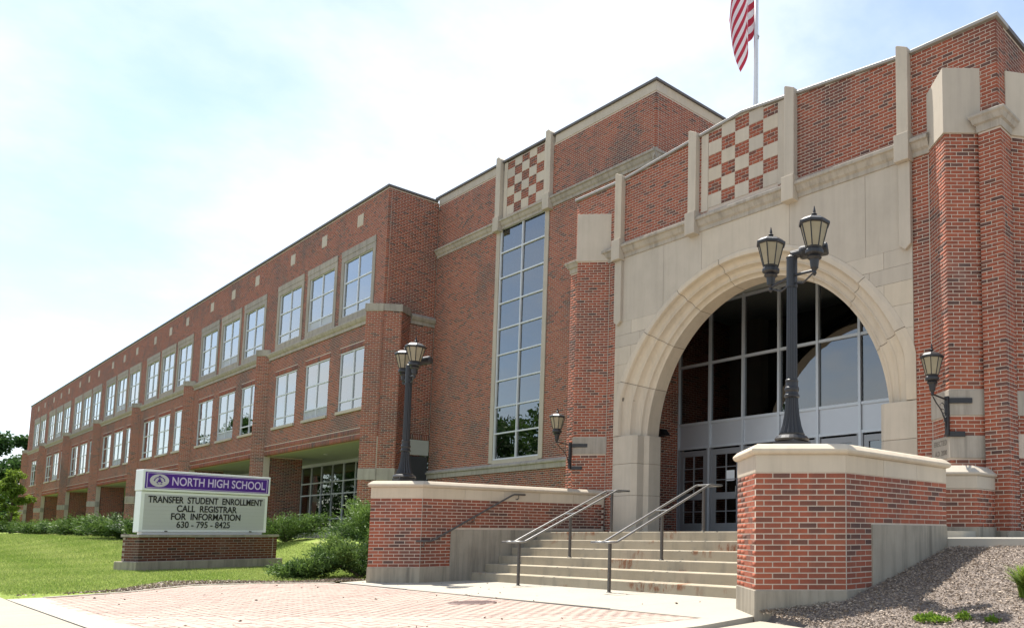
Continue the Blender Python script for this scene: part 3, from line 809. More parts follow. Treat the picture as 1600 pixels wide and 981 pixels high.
for z in (3.36, 4.03, 5.68, 7.34):
    for i in range(8):
        a = VX0+i*BAY+w+.001; b = VX0+(i+1)*BAY-w-.001; fr.box(a, b, YG-.055, YG+.055, z-.035, z+.035)
fr.build('curtain_frame', M_ALU, school)
for i in range(8):
    a, b = VX0+i*BAY+w, VX0+(i+1)*BAY-w
    mb = MB(); mb.box(a, b, YG-.02, YG+.02, 3.395, 3.995); mb.build('spandrel_panel', M_ALUP, school)
    for z0, z1 in ((4.065, 5.645), (5.715, 7.305)):
        mb = MB(); mb.box(a, b, YG-.006, YG+.006, z0, z1); o = mb.build('pane', M_GLASSD, school)
def make_door(x0, x1):
    z0, z1 = LAND+.01, 3.325; d = MB(); y0, y1 = YG-.035, YG+.035
    s = .14 if True else 0
    d.box(x0, x0+.05, y0-.03, y1, z0, z1); d.box(x1-.05, x1, y0-.03, y1, z0, z1)       # frame
    a, b = x0+.055, x1-.055
    lz = [(z0+.24, z0+.88), (z0+1.06, z1-.20)]
    d.box(a, a+s, y0, y1, z0, z1-.05); d.box(b-s, b, y0, y1, z0, z1-.05)
    d.box(a+s, b-s, y0, y1, z0, lz[0][0]); d.box(a+s, b-s, y0, y1, lz[0][1], lz[1][0]); d.box(a+s, b-s, y0, y1, lz[1][1], z1-.05)
    m = (a+b)/2
    for (p, q), nr in zip(lz, (2, 3)):
        d.box(m-.012, m+.012, y0+.01, y1-.01, p, q)
        for r in range(1, nr):
            zq = p+(q-p)*r/nr; d.box(a+s, m-.012, y0+.01, y1-.01, zq-.011, zq+.011); d.box(m+.012, b-s, y0+.01, y1-.01, zq-.011, zq+.011)
    o = d.build('door', M_ALUD, school)
    for p, q in lz:
        g_ = MB(); g_.box(a+s, b-s, YG-.004, YG+.004, p, q); g_.build('pane', M_GLASSD, o)
    h = MB(); h.tube([(b-.10, y0-.005, z0+.92), (b-.10, y0-.06, z0+.94), (b-.10, y0-.06, z0+1.2), (b-.10, y0-.005, z0+1.22)], .013, 8); h.build('handle', M_RAILT, o)
    return o
for i in range(8): d_ = make_door(VX0+i*BAY+w, VX0+(i+1)*BAY-w)
nt_ = MB(); nt_.box(VX0+1*BAY+.62, VX0+1*BAY+.92, YG-.012, YG-.006, 2.40, 2.68); nt_.build('door_notice', M_WHITE, school)
# dim lobby behind the glass
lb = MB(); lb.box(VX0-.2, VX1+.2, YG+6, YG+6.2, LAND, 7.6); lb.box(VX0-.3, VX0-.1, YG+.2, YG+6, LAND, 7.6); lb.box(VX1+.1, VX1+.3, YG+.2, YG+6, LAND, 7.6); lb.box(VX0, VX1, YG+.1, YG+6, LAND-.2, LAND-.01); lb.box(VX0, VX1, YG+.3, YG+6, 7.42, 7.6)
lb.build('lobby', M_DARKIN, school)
rf = MB(); rf.box(XL+.42, XR-.42, YA+.42, 24, 9.30, 9.42); rf.build('roof_deck', M_ROOF, school)

# ---------------- stair hall with the tall window
SX0, SX1 = -29.3, -16.57
tw = (-24.96-SX0, -21.76-SX0, 3.36, 11.72); ckh = (-24.72-SX0, -21.98-SX0, 12.06, 14.0)
wall_panel(wall, (SX0, YS), EX, SX1-SX0, .6, 13.85, [tw, ckh], thick=.4)
SB.panel((SX0, YS), EX, SX1-SX0, .75, 13.80, [tw, ckh], near=False, e1='q0')
wall_panel(wall, (SX1, YS), EY, 8.0, 9.0, 13.85, thick=.4); SB.panel((SX1, YS), EY, 8.0, .75+128*(BH+BG), 13.80, near=False, e0='q1')
for a, b in ((SX0+.01, -24.66), (-21.53, SX1+.014)):
    mb = MB(); mb.box(a, b, YS-.014, YS+.4, 13.80, 14.08); mb.build('parapet_stone', M_STONE, school)
mb = MB(); mb.box(SX1-.4, SX1+.014, YS+.402, 22.2, 13.80, 14.08); mb.build('parapet_stone', M_STONE, school)
mb = MB(); mb.box(SX0-.2, SX1+.08, YS-.07, YS+.5, 14.082, 14.15); mb.box(SX1-.5, SX1+.08, YS+.501, 22.3, 14.082, 14.15); mb.build('coping', M_COPD, school)
mb = MB(); mb.box(SX0, SX1-.3, YS+.4, 22, 13.7, 13.78); mb.build('roof_deck', M_ROOF, school)
CORN2 = [(p, z+3.72) for p, z in CORN]
for a, b in ((SX0+.02, -24.98), (-24.64, -21.94), (-21.60, SX1+.10)):
    mb = MB(); profile_x(mb, CORN2, a, b, YS-.002); mb.build('cornice', M_STONEW, school)
mb = MB(); profile_y(mb, CORN2, YS-.10, 22, SX1+.002); mb.build('cornice', M_STONEW, school)
for a, b in ((-24.96, -24.66), (-21.92, -21.62)):
    mb = MB(); mb.extr([(a, YS-.14, 12.10), (b, YS-.14, 12.10), (b, YS-.14, 14.20), ((a+b)/2, YS-.14, 14.32), (a, YS-.14, 14.30)], (0, 0, 0), (0, .5, 0)); mb.build('pilaster_strip', M_STONE, school, bevel=.01)
    mb = MB(); mb.box(a-.03, b+.03, YS-.19, YS+.02, 11.58, 12.10); mb.build('pilaster_block', M_STONE, school, bevel=.01)
checker(-24.40, -22.16, 12.10, lambda x: 14.06, YS, 5, 7, 0, .22, False)
# stone surround and 2 x 9 panes
mb = MB(); mb.box(-24.96, -24.74, YS-.03, YS+.2, 3.40, 11.60); mb.box(-21.98, -21.76, YS-.03, YS+.2, 3.40, 11.60); mb.box(-24.74, -21.98, YS-.03, YS+.2, 3.36, 3.50); mb.build('window_surround', M_STONE, school, bevel=.008)
tf = MB(); tx0, tx1, tz0, tz1 = -24.74, -21.98, 3.50, 11.72; yv = YS+.055; nr = 9; ph = (tz1-tz0)/nr; tm = (tx0+tx1)/2
for x in (tx0+.03, tm, tx1-.03): tf.box(x-.024, x+.024, yv-.05, yv+.05, tz0, tz1)
for r in range(nr+1):
    z = tz0+r*ph; z = min(max(z, tz0+.03), tz1-.03)
    tf.box(tx0+.055, tm-.025, yv-.045, yv+.045, z-.022, z+.022); tf.box(tm+.025, tx1-.055, yv-.045, yv+.045, z-.022, z+.022)
tall = tf.build('window', M_ALUW, school)
pm = bpy.data.meshes.new('pane'); pw, pz = (tm-tx0)/2-.045, ph/2-.03
pm.from_pydata([(-pw,0,-pz),(pw,0,-pz),(pw,0,pz),(-pw,0,pz),(-pw,.008,-pz),(pw,.008,-pz),(pw,.008,pz),(-pw,.008,pz)], [], [(0,1,2,3),(7,6,5,4),(0,4,5,1),(1,5,6,2),(2,6,7,3),(3,7,4,0)]); pm.materials.append(M_GLASST)
for r in range(nr):
    for c in (0, 1):
        o = obj_from(pm, 'pane', tall, ((tx0+tm)/2+.015 if c == 0 else (tm+tx1)/2-.015, yv, tz0+(r+.5)*ph)); o.rotation_euler = (random.gauss(0, .0022), 0, random.gauss(0, .0022))
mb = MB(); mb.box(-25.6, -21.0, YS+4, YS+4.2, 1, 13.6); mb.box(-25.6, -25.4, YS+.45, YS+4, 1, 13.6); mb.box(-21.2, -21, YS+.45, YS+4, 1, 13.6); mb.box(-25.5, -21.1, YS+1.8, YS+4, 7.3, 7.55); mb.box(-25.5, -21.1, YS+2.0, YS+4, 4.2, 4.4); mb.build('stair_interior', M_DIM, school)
mb = MB(); mb.box(-24.55, -24.30, YS+.5, YS+.75, 1, 13.6); mb.build('interior_column', M_CREAM, school)
# water table: sloping stone ledge
WT = [(0, 3.06), (.05, 3.06), (.05, 3.22), (.10, 3.24), (.10, 3.29), (0, 3.38)]
mb = MB(); profile_x(mb, WT, SX0+.02, XL-.02, YS-.012); mb.build('water_table', M_STONEW, school)

# ---------------- classroom wing
WX1 = -29.3; NB = 7; PITCH = 11.6; WX0 = -109.6
def bay0(k): return -30.19-PITCH*k               # right edge of the bay's first surround
WIN = []
holes = []
for k in range(NB):
    for j in range(3):
        xr = bay0(k)-3.51*j; gx1, gx0 = xr-.315, xr-.315-2.46
        if gx0 < WX0+.2: continue
        WIN.append((k, j, xr, gx0, gx1))
        holes.append((xr-3.10-WX0, xr-WX0, 9.30, 12.26)); holes.append((gx0-WX0, gx1-WX0, 5.74, 8.08))
SOLD = 4.52
# inset stone squares
sqs = [(xr-1.55-.27-WX0, xr-1.55+.27-WX0, 13.0, 13.47) for _, _, xr, _, _ in WIN]
wall_panel(wall, (WX0, YW), EX, WX1-WX0, SOLD+.02, 13.90, holes, thick=.34)
lint = [(gx0-.10-WX0, gx1+.10-WX0, 8.08, 8.29) for _, _, _, gx0, gx1 in WIN]
SB.panel((WX0, YW), EX, WX1-WX0, 4.98, 13.90, holes+sqs+lint, near=False, e0='m', e1='q0')
SB.panel((WX0, YW), EX, WX1-WX0, SOLD, SOLD+.215, near=False, L=BH, H=BL, e0='m', e1='m'); SB.panel((WX0, YW), EX, WX1-WX0, SOLD+.222, SOLD+.437, near=False, L=BH, H=BL, e0='m', e1='m')
for _, _, _, gx0, gx1 in WIN: SB.panel((gx0-.10, YW), EX, gx1-gx0+.2, 8.075, 8.29, near=False, L=BH, H=BL)
sqm = None
for _, _, xr, _, _ in WIN:
    if sqm is None:
        mb = MB(); mb.box(-.265, .265, -.008, .08, -.23, .23); o = mb.build('stone_inset', M_STONE, school, bevel=.004); o.location = (xr-1.55, YW, 13.235); sqm = o
    else:
        o = sqm.copy(); link(o); o.location = (xr-1.55, YW, 13.235)
# window kit
def kit_frame(w, h, bottom):
    f = MB(); t = .038; x0, x1, z0, z1 = -w/2, w/2, 0, h; d0, d1 = -.04, .05; mx = .024
    f.box(x0, x0+t, d0, d1, z0, z1); f.box(x1-t, x1, d0, d1, z0, z1); f.box(x0+t, x1-t, d0, d1, z0, z0+t); f.box(x0+t, x1-t, d0, d1, z1-t, z1)
    f.box(-mx, mx, d0+.005, d1-.005, z0+t, z1-t)
    za, zb = h*bottom, h*(bottom+(1-bottom)*.52)
    for z in (za, zb):
        f.box(x0+t, -mx, d0+.01, d1-.01, z-.025, z+.025); f.box(mx, x1-t, d0+.01, d1-.01, z-.025, z+.025)
    return f, [(z0+t, za-.025), (za+.025, zb-.025), (zb+.025, z1-t)], (x0+t, -mx, mx, x1-t)
def pane_mesh(w, h, m):
    me = bpy.data.meshes.new('pane'); a, b = w/2, h/2
    me.from_pydata([(-a,0,-b),(a,0,-b),(a,0,b),(-a,0,b),(-a,.006,-b),(a,.006,-b),(a,.006,b),(-a,.006,b)], [], [(0,1,2,3),(7,6,5,4),(0,4,5,1),(1,5,6,2),(2,6,7,3),(3,7,4,0)]); me.materials.append(m); return me
W_, H1, H2 = 2.46, 2.30, 2.34
kits = {}
for nm, h, W_ in (('up', H1, 2.60), ('low', H2, 2.46)):
    f, zs, xs = kit_frame(W_, h, .17)
    me = bpy.data.meshes.new('window'); me.from_pydata(f.v, [], f.f); me.materials.append(M_ALUW)
    ps_ = [[((xs[0]+xs[1])/2 if c == 0 else (xs[2]+xs[3])/2, (a+b)/2, i) for c in (0, 1)] for i, (a, b) in enumerate(zs)]
    meshes = [pane_mesh(xs[1]-xs[0], b-a, M_GLASS) for a, b in zs]
    lv = MB()
    a, b = zs[0]
    for q in range(7): lv.ubox((xs[0], 0), EX, 0, xs[1]-xs[0], -.03, .0, a+q*(b-a)/7, a+q*(b-a)/7+.028)
    lme = bpy.data.meshes.new('louvre'); lme.from_pydata(lv.v, [], lv.f); lme.materials.append(M_ALUW)
    bl = bpy.data.meshes.new('blind'); bl.from_pydata([(-1.19,0,0),(1.19,0,0),(1.19,0,1),(-1.19,0,1),(-1.19,.01,0),(1.19,.01,0),(1.19,.01,1),(-1.19,.01,1)], [], [(0,1,2,3),(7,6,5,4),(0,4,5,1),(1,5,6,2),(2,6,7,3),(3,7,4,0)]); bl.materials.append(M_BLIND)
    sill = MB(); sill.box(-W_/2-.06, W_/2+.06, -.17, .03, -.11, 0.0)
    sm = bpy.data.meshes.new('sill'); sm.from_pydata(sill.v, [], sill.f); sm.materials.append(M_STONE)
    kits[nm] = (me, ps_, meshes, lme, bl, sm, h)
su = MB(); S0, S1 = -1.55, 1.55
su.box(S0, S0+.248, -.022, .12, -.01, 2.51); su.box(S1-.248, S1, -.022, .12, -.01, 2.51); su.box(S0+.249, S1-.249, -.02, .12, -.01, .242); su.box(S0, S1, -.022, .12, 2.512, 2.72); su.box(S0, S1, -.034, .12, 2.724, 2.96)
sume = bpy.data.meshes.new('window_surround'); sume.from_pydata(su.v, [], su.f); sume.materials.append(M_STONEW)
random.seed(11)
for (k, j, xr, gx0, gx1) in WIN:
    cx = (gx0+gx1)/2
    o = obj_from(sume, 'window_surround', school, (xr-1.55, YW, 9.30))
    for nm, z in (('up', 9.545), ('low', 5.74)):
        me, ps_, meshes, lme, bl, sm, h = kits[nm]
        win = bpy.data.objects.new('window', me); link(win); place(win, school); win.location = (cx, YW+.055, z)
        WM[win.name] = Matrix.Translation((cx, YW+.055, z))
        louv = (j == 1 and k in (0, 1, 3, 5))
        for i, row in enumerate(ps_):
            for (px_, pz_, q) in row:
                if i == 0 and louv: continue
                p = obj_from(meshes[i], 'pane', win, (cx+px_, YW+.055, z+pz_)); p.rotation_euler = (random.gauss(0, .003), 0, random.gauss(0, .003))
        if louv:
            obj_from(lme, 'louvre', win, (cx, YW+.055, z)); obj_from(lme, 'louvre', win, (cx+(1.25 if nm == 'up' else 1.18), YW+.055, z))
        if nm == 'up':
            cov = random.choice([1.0, 1.0, 1.0, .82, .55])
        else:
            cov = random.choice([1.0, .8, .62, .5, .45, .3]) if k else [.62, .55, .38][j]
        obj_from(bl, 'blind', win, (cx, YW+.13, z+h*(1-cov)+.01), 0, (1, 1, h*cov-.02))
        if nm == 'low': obj_from(sm, 'sill', win, (cx, YW+.10, z))
# belt course between the piers, parapet coping, end wall
BELT = [(0, 8.90), (.04, 8.90), (.04, 9.02), (.09, 9.06), (.14, 9.15), (.14, 9.21), (.02, 9.30), (0, 9.30)]
PX = [-29.80-PITCH*k for k in range(NB+1)]; PX[-1] = WX0+.30
for k in range(NB):
    mb = MB(); profile_x(mb, BELT, PX[k+1]+.50, PX[k]-.50, YW-.004); mb.build('belt_course', M_STONEW, school)
mb = MB(); profile_y(mb, BELT, 13.30, YS-.002, WX1+.004); mb.build('belt_course', M_STONEW, school)
mb = MB(); mb.box(WX0-.06, WX1+.06, YW-.06, YW+.5, 13.905, 13.98); mb.box(WX1-.4, WX1+.06, YW+.501, YS-.0705, 13.905, 13.98); mb.build('coping', M_COPD, school)
wall_panel(wall, (WX1, YW), EY, YS-YW, SOLD+.02, 13.90, thick=.34, inset=.02)
SB.panel((WX1, YW), EY, YS-YW-.004, 4.98-4*(BH+BG), 13.90, near=False, e0='q1', e1='m'); SB.panel((WX1, YW+.5), EY, YS-YW-.504, SOLD, SOLD+.215, near=False, L=BH, H=BL)
# prow piers with stone bands and caps
for k, x in enumerate(PX):
    zg = float(ground_z(x, 11.5))-.3
    b0 = (2.93, 3.36) if k == 0 else (2.96+.004*(-30-x)*.25, 3.36+.004*(-30-x)*.25)
    pier((x, YW-.39), x-.49, x+.49, YW, zg, 9.16, [b0], near=False)
    mb = MB(); mb.prism(offset_poly([(x-.5, YW+.1), (x-.5, YW), (x, YW-.40), (x+.5, YW), (x+.5, YW+.1)], .03), 9.165, 9.44); mb.build('pier_cap', M_STONEW, school, bevel=.006)
    # square pillar behind, carrying the wing over the open ground floor
    wall.box(x-.44, x+.42, YW+.26, YW+1.6, zg, SOLD+.02)
    SB.panel((x+.43, YW+.25), EY, 1.35, zg, SOLD, near=False)
# matching prow on the end wall
ep = [(WX1, YW+.03), (WX1+.38, YW+.50), (WX1, YW+.97), (WX1-.2, YW+.97), (WX1-.2, YW+.03)]
wall.prism(offset_poly(ep, -.0028), .5, 9.16)
u, d = line_u(ep[0], ep[1]); SB.panel(ep[0], u, d, .5, 9.16, [(-1, 9, 2.93, 3.36)], near=False); u, d = line_u(ep[1], ep[2]); SB.panel(ep[1], u, d, .5, 9.16, near=False)
mb = MB(); mb.prism(offset_poly(ep, .03), 9.165, 9.44); mb.build('pier_cap', M_STONEW, school, bevel=.006); mb = MB(); mb.prism(offset_poly(ep, .012), 2.934, 3.356); mb.build('stone_band', M_STONEW, school, bevel=.006)
# floors, soffit, roof and back walls of the wing
mb = MB(); mb.box(WX0+.1, WX1-.04, YW+.36, YW+9, 4.55, 4.70); mb.build('soffit', M_SOFFIT, school)
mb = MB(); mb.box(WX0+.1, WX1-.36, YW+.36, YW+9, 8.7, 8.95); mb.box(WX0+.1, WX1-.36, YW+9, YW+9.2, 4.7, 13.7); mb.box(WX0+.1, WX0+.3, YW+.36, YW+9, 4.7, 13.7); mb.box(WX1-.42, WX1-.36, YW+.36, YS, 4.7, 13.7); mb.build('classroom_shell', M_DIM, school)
mb = MB(); mb.box(WX0+.1, WX1-.3, YW+.36, YW+9.2, 13.70, 13.80); mb.build('roof_deck', M_ROOF, school)
mb = MB(); mb.box(WX0, WX1-.05, YW+.1, YW+9, .3, 1.02); mb.build('arcade_floor', M_CONCW, school)
# recessed ground floor glazing
GY = YW+3.1
for k in range(NB):
    xa, xb = PX[k+1]+.004, PX[k]-.004
    if k in (4, 5):
        mb = MB(); mb.box(xa, xb, YW+8.6, YW+8.8, 3.2, 4.55); mb.build('cream_beam', M_CREAM, school); continue
    if k == 0: xb = WX1+.0
    g_ = MB(); nx = 9; dx = (xb-xa)/nx; zz = [1.05, 1.75, 2.95, 3.55, 4.38]
    g_.box(xa, xb, GY-.06, GY+.06, 4.38, 4.545)
    for i in range(nx+1): g_.box(xa+i*dx-.03, xa+i*dx+.03, GY-.05, GY+.05, 1.02, 4.38)
    for z in zz[:-1]:
        for i in range(nx): g_.box(xa+i*dx+.031, xa+(i+1)*dx-.031, GY-.045, GY+.045, z-.03, z+.03)
    win = g_.build('arcade_window', M_ALU, school)
    for i in range(nx):
        for r in range(4):
            mb = MB(); mb.box(xa+i*dx+.03, xa+(i+1)*dx-.03, GY-.004, GY+.004, zz[r]+.03, zz[r+1]-.03); p = mb.build('pane', M_GLASSA, win)
            if k > 0 and r > 0: pass
    mb = MB(); mb.box(xa, xb, GY+3, GY+3.2, 1, 4.5); mb.box(xa+.01, xa+.1, GY+.1, GY+3, 1, 4.5); mb.box(xb-.1, xb-.01, GY+.1, GY+3, 1, 4.5); mb.build('room_behind', M_DIM, school)
mb = MB()
for x, y in ((-33.5, 13.6), (-34.6, 13.9), (-38.0, 13.8)): mb.lathe([(.09, 4.53), (.09, 4.549)], (x, y, 0), 16)
mb.build('downlight', M_WHITE, school)
mb = MB(); mb.box(WX1-.1, WX1+.02, YS-.95, YS-.05, 1.0, 3.9); mb.build('end_door_panel', M_DARKIN, school)
mb = MB(); mb.box(WX1-2.5, WX1+.015, YW+1.0, YS-.02, 3.95, 4.52); mb.build('entry_bulkhead', M_SOFFIT, school)
# control joints: pale caulk lines
cj = MB()
cj.box(WX1-.006, WX1+.010, YS-.012, YS-.004, 4.5, 13.8)
cj.box(LXR-.012, LXR+.012, YA-.004, YA+.01, LAND, 7.9); cj.box(RXR-.01, RXR+.014, YA-.004, YA+.01, LAND, 7.9); cj.box(RXL-.012, RXL+.008, YA-.003, YA+.01, LAND, 7.9)
cj.build('control_joint', M_CAULK, school)
wall.build('mortar_wall', M_MORTAR, school)
SB.finish(school, M_BRICK, M_BRICK1, 300, lambda px, py: ~((px > 1150) & (px < 1482) & (py > 690)))
# inscription cut in the lower stone of the right pier
def text(body, size, loc, rot, m, parent, name='lettering', ext=.002, align='CENTER', sx=1.0, bold=0.0):
    c = bpy.data.curves.new(name, 'FONT'); c.body = body; c.size = size; c.align_x = align; c.align_y = 'CENTER'; c.extrude = ext; c.offset = bold
    c.materials.append(m); o = bpy.data.objects.new(name, c); link(o); place(o, parent); dg = bpy.context.evaluated_depsgraph_get(); me = bpy.data.meshes.new_from_object(o.evaluated_get(dg)); bpy.data.objects.remove(o)
    iv = sorted((min(me.vertices[v].co.x for v in p.vertices), max(me.vertices[v].co.x for v in p.vertices), p.index) for p in me.polygons)
    words = []; hi = -1e9
    for a, b, i in iv:
        if a - hi > size*.22: words.append([])
        words[-1].append(i); hi = max(hi, b)
    for w_ in words:
        idx = sorted({v for i in w_ for v in me.polygons[i].vertices}); mp = {v: k for k, v in enumerate(idx)}
        m2 = bpy.data.meshes.new(name); m2.from_pydata([tuple(me.vertices[v].co) for v in idx], [], [tuple(mp[v] for v in me.polygons[i].vertices) for i in w_]); m2.materials.append(m)
        o = bpy.data.objects.new(name, m2); link(o); place(o, parent); o.location = loc; o.rotation_euler = rot; o.scale = (sx, 1, 1)
    return o
u, d = line_u((RXL-.02, YA), RT); aL = math.atan2(u[1], u[0]); n_ = (u[1], -u[0])
mid = ((RXL-.02+RT[0])/2+n_[0]*.0145, (YA+RT[1])/2+n_[1]*.0145)
text('ERECTED', .13, (mid[0], mid[1], 2.53), (math.pi/2, 0, aL), M_JOINT, school, sx=.92); text('A.D. 2000', .125, (mid[0]+.02*u[0], mid[1]+.02*u[1], 2.36), (math.pi/2, 0, aL), M_JOINT, school, sx=.86)
# small dark wall light inside the arch

# ================================================================== STEPS AND STAIR WALLS
STY = [8.75+.31*k for k in range(6)]
steps = thing('entrance_steps', 'six wide concrete steps with rust stains leading to the arch', 'steps', (-11.5, 9.5, 0))
def step_mat():
    m, t, b = mat('step_concrete'); p = pos(t)
    c = mixrgb(t, noise(t, 1.4, 6, .65, p), (.29, .248, .18), (.43, .375, .285))
    st_ = noise(t, 1.0, 5, .65, pos(t, 3.2, 3.2, .8)); c = mixrgb(t, rng_(t, st_, .50, .68, 0, .5), c, (.20, .185, .15))
    # rust bleeding from the rail posts
    ru = noise(t, 1.0, 4, .75, pos(t, 9, 2, 3)); zone = noise(t, .9, 2, .5, pos(t, 1.0, 1.0, 2.6))
    mm = nd(t, 'ShaderNodeMath', operation='MULTIPLY'); t.links.new(rng_(t, ru, .47, .58, 0, 1), mm.inputs[0]); t.links.new(rng_(t, zone, .575, .64, 0, .8), mm.inputs[1])
    c = mixrgb(t, mm.outputs[0], c, (.21, .075, .03))
    t.links.new(c, b.inputs['Base Color']); b.inputs['Roughness'].default_value = .92; b.inputs['Specular IOR Level'].default_value = .15
    bump(t, b, noise(t, 150, 4, .6, p), .25, .006); return m
M_STEP = step_mat()
for k in range(6):
    z1 = LAND*(k+1)/6; y1 = STY[k+1]+.05 if k < 5 else 10.9
    mb = MB(); mb.box(-15.97, -7.02, STY[k], y1, z1-LAND/6-.05 if k else -.1, z1); mb.build('step', M_STEP, steps, bevel=.012)
mb = MB(); mb.box(-16.3, -6.7, 10.905, YG+.1, LAND-.3, LAND-.002); mb.box(-6.695, -5.5, 10.3, 12.2, LAND-.3, LAND-.002); mb.build('landing', M_APRON, steps)
mb = MB(); mb.prism([(-5.42, 10.28), (6, 10.20), (6, 13.0), (-4.6, 13.0), (-5.2, 12.0), (-5.45, 11.4)], .66, .93); o = mb.build('side_path', M_CONC, None, bevel=.015); o['kind'] = 'structure'

def stair_wall(name, label, poly, faces, conc_extra, mask, bands):
    T = thing(name, label, 'stair wall', (poly[0][0], poly[0][1], 0))
    core = MB(); core.prism(offset_poly(poly, -.0028), .2, 1.75); core.build('mortar_core', M_MORTAR, T)
    B = Bricks()
    for (a, b, near, holes) in faces:
        u, d = line_u(a, b); B.panel(a, u, d, .315, 1.718, holes, near=near, e0='m', e1='m')
    mb = MB(); mb.prism(offset_poly(poly, .012), -.35, .312); mb.build('concrete_base', M_CONCW, T, bevel=.008)
    for (a, b, z0, z1) in conc_extra:
        u, d = line_u(a, b); mb = MB(); mb.ubox(a, u, 0, d, -.15, .013, z0, z1); mb.build('concrete_base', M_CONCW, T, bevel=.006)
    for (a, b, n) in bands:
        u, d = line_u(a, b)
        for i in range(n):
            mb = MB(); mb.ubox(a, u, d*i/n+(.003 if i else .0), d*(i+1)/n-(.003 if i < n-1 else 0), -.12, .004, 1.722, 1.935); mb.build('stone_block', M_STONEC, T)
    core2 = MB(); core2.prism(offset_poly(poly, -.004), 1.75, 1.932); core2.build('stone_joints', M_CAULK, T)
    mb = MB(); mb.loft([(offset_poly(poly, dd), z) for dd, z in ((.006, 1.937), (.030, 1.942), (.052, 1.960), (.062, 1.985), (.058, 2.004), (.004, 2.055), (-.03, 2.072))]); mb.build('cap', M_STONEC, T)
    o = B.finish(T, M_BRICK, M_BRICK1, 300, mask)
    return T
Lt, Lc, Lf = (-16.77, 6.98), (-15.93, 7.64), (-15.90, 12.16)
Lpoly = [Lt, Lc, Lf, (-16.4, 12.05), (-16.4, 9.6), (-17.6, 9.6), (-17.6, 7.64)]
lw = stair_wall('stair_wall', 'left brick stair wall with limestone cap, below the far lamp post', Lpoly,
    [(Lt, Lc, True, ()), (Lc, Lf, True, [(.62, 9, 0, 1.075)]), (Lpoly[6], Lt, False, ()), (Lpoly[5], Lpoly[6], False, ())],
    [((Lc[0]+.004, 8.26), Lf, 0, 1.075)], None, [(Lt, Lc, 1), (Lc, Lf, 5), (Lpoly[6], Lt, 1), (Lpoly[5], Lpoly[6], 2)])
Rt, Ro, Rf = (-6.25, 7.02), (-5.40, 7.70), (-5.40, 10.25)
Rpoly = [Rt, Ro, Rf, (-7.08, 10.25), (-7.08, 7.59)]
rw = stair_wall('stair_wall', 'nearest brick stair wall with limestone cap, beside the bark bed', Rpoly,
    [(Rt, Ro, True, ()), (Ro, Rf, True, [(.55, 9, 0, 1.10)]), (Rpoly[4], Rt, True, ()), (Rpoly[3], Rpoly[4], False, ())],
    [((-5.40, 8.26), Rf, 0, 1.10)], None, [(Rt, Ro, 1), (Ro, Rf, 3), (Rpoly[4], Rt, 1), (Rpoly[3], Rpoly[4], 2)])
for (p, T) in ((Lc, lw), (Ro, rw)):
    mb = MB(); mb.lathe([(.006, .315), (.006, 1.72)], (p[0], p[1], 0), 8); mb.build('control_joint', M_CAULK, T)

# ---------------- hand rails
def rail(label, X, ys, zs):
    T = thing('hand_rail', label, 'handrail', (X, ys[0], 0), 'double handrails on the steps')
    h = .175
    def run(sx):
        return [(X+sx, ys[0]-.25, zs[0]), (X+sx, ys[0]-.02, zs[0]), (X+sx, ys[0]+.02, zs[0]+.01), (X+sx, ys[2]-.03, zs[2]-.01), (X+sx, ys[2]+.02, zs[2]), (X+sx, ys[2]+.32, zs[2])]
    for s in (-1, 1):
        mb = MB(); mb.tube(run(s*h), .0205, 10); mb.build('rail', M_RAILT, T, smooth=True)
    for e in (0, -1):
        p, q = run(-h)[e], run(h)[e]; mb = MB(); mb.tube([p, q], .0205, 10); mb.build('rail', M_RAILT, T, smooth=True)
    for y, z, zb in ((ys[0], zs[0], 0.0), (ys[1], zs[0]+(zs[2]-zs[0])*(ys[1]-ys[0])/(ys[2]-ys[0]), LAND*3/6), (ys[2], zs[2], LAND)):
        mb = MB(); mb.tube([(X-h, y, z), (X+h, y, z)], .014, 8); mb.build('cross_bar', M_RAILT, T)
        mb = MB(); mb.box(X-.022, X+.022, y-.022, y+.022, zb-.03, z-.012); mb.build('post', M_RAIL, T, bevel=.003)
        mb = MB(); mb.lathe([(.045, 0), (.045, .012), (.03, .018)], (X, y, zb), 14); mb.build('post_foot', M_RAIL, T)
rail('double steel handrail on the steps nearest the left stair wall', -13.52, (8.38, 9.52, 10.55), (.835, 0, 1.91))
rail('double steel handrail at the middle of the steps, before the doors', -10.70, (8.33, 9.48, 10.52), (.845, 0, 1.92))
T = thing('wall_rail', 'single dark handrail fixed along the left stair wall', 'handrail', (-15.8, 8.7, 1))
xw = -15.83
mb = MB(); mb.tube([(xw, 7.50, .84), (xw, 7.80, .84), (xw, 7.84, .855), (xw, 9.60, 1.85), (xw, 9.66, 1.87), (xw, 9.92, 1.87)], .020, 10); mb.build('rail', M_RAIL, T, smooth=True)
for y, z in ((7.66, .84), (8.72, 1.355), (9.76, 1.87)):
    mb = MB(); mb.tube([(xw, y, z-.015), (xw-.005, y, z-.09), (xw-.085, y, z-.11)], .010, 8); mb.lathe([(.03, 0), (.03, .012)], (xw-.08, y, z-.115), 10); mb.build('bracket', M_RAIL, T)

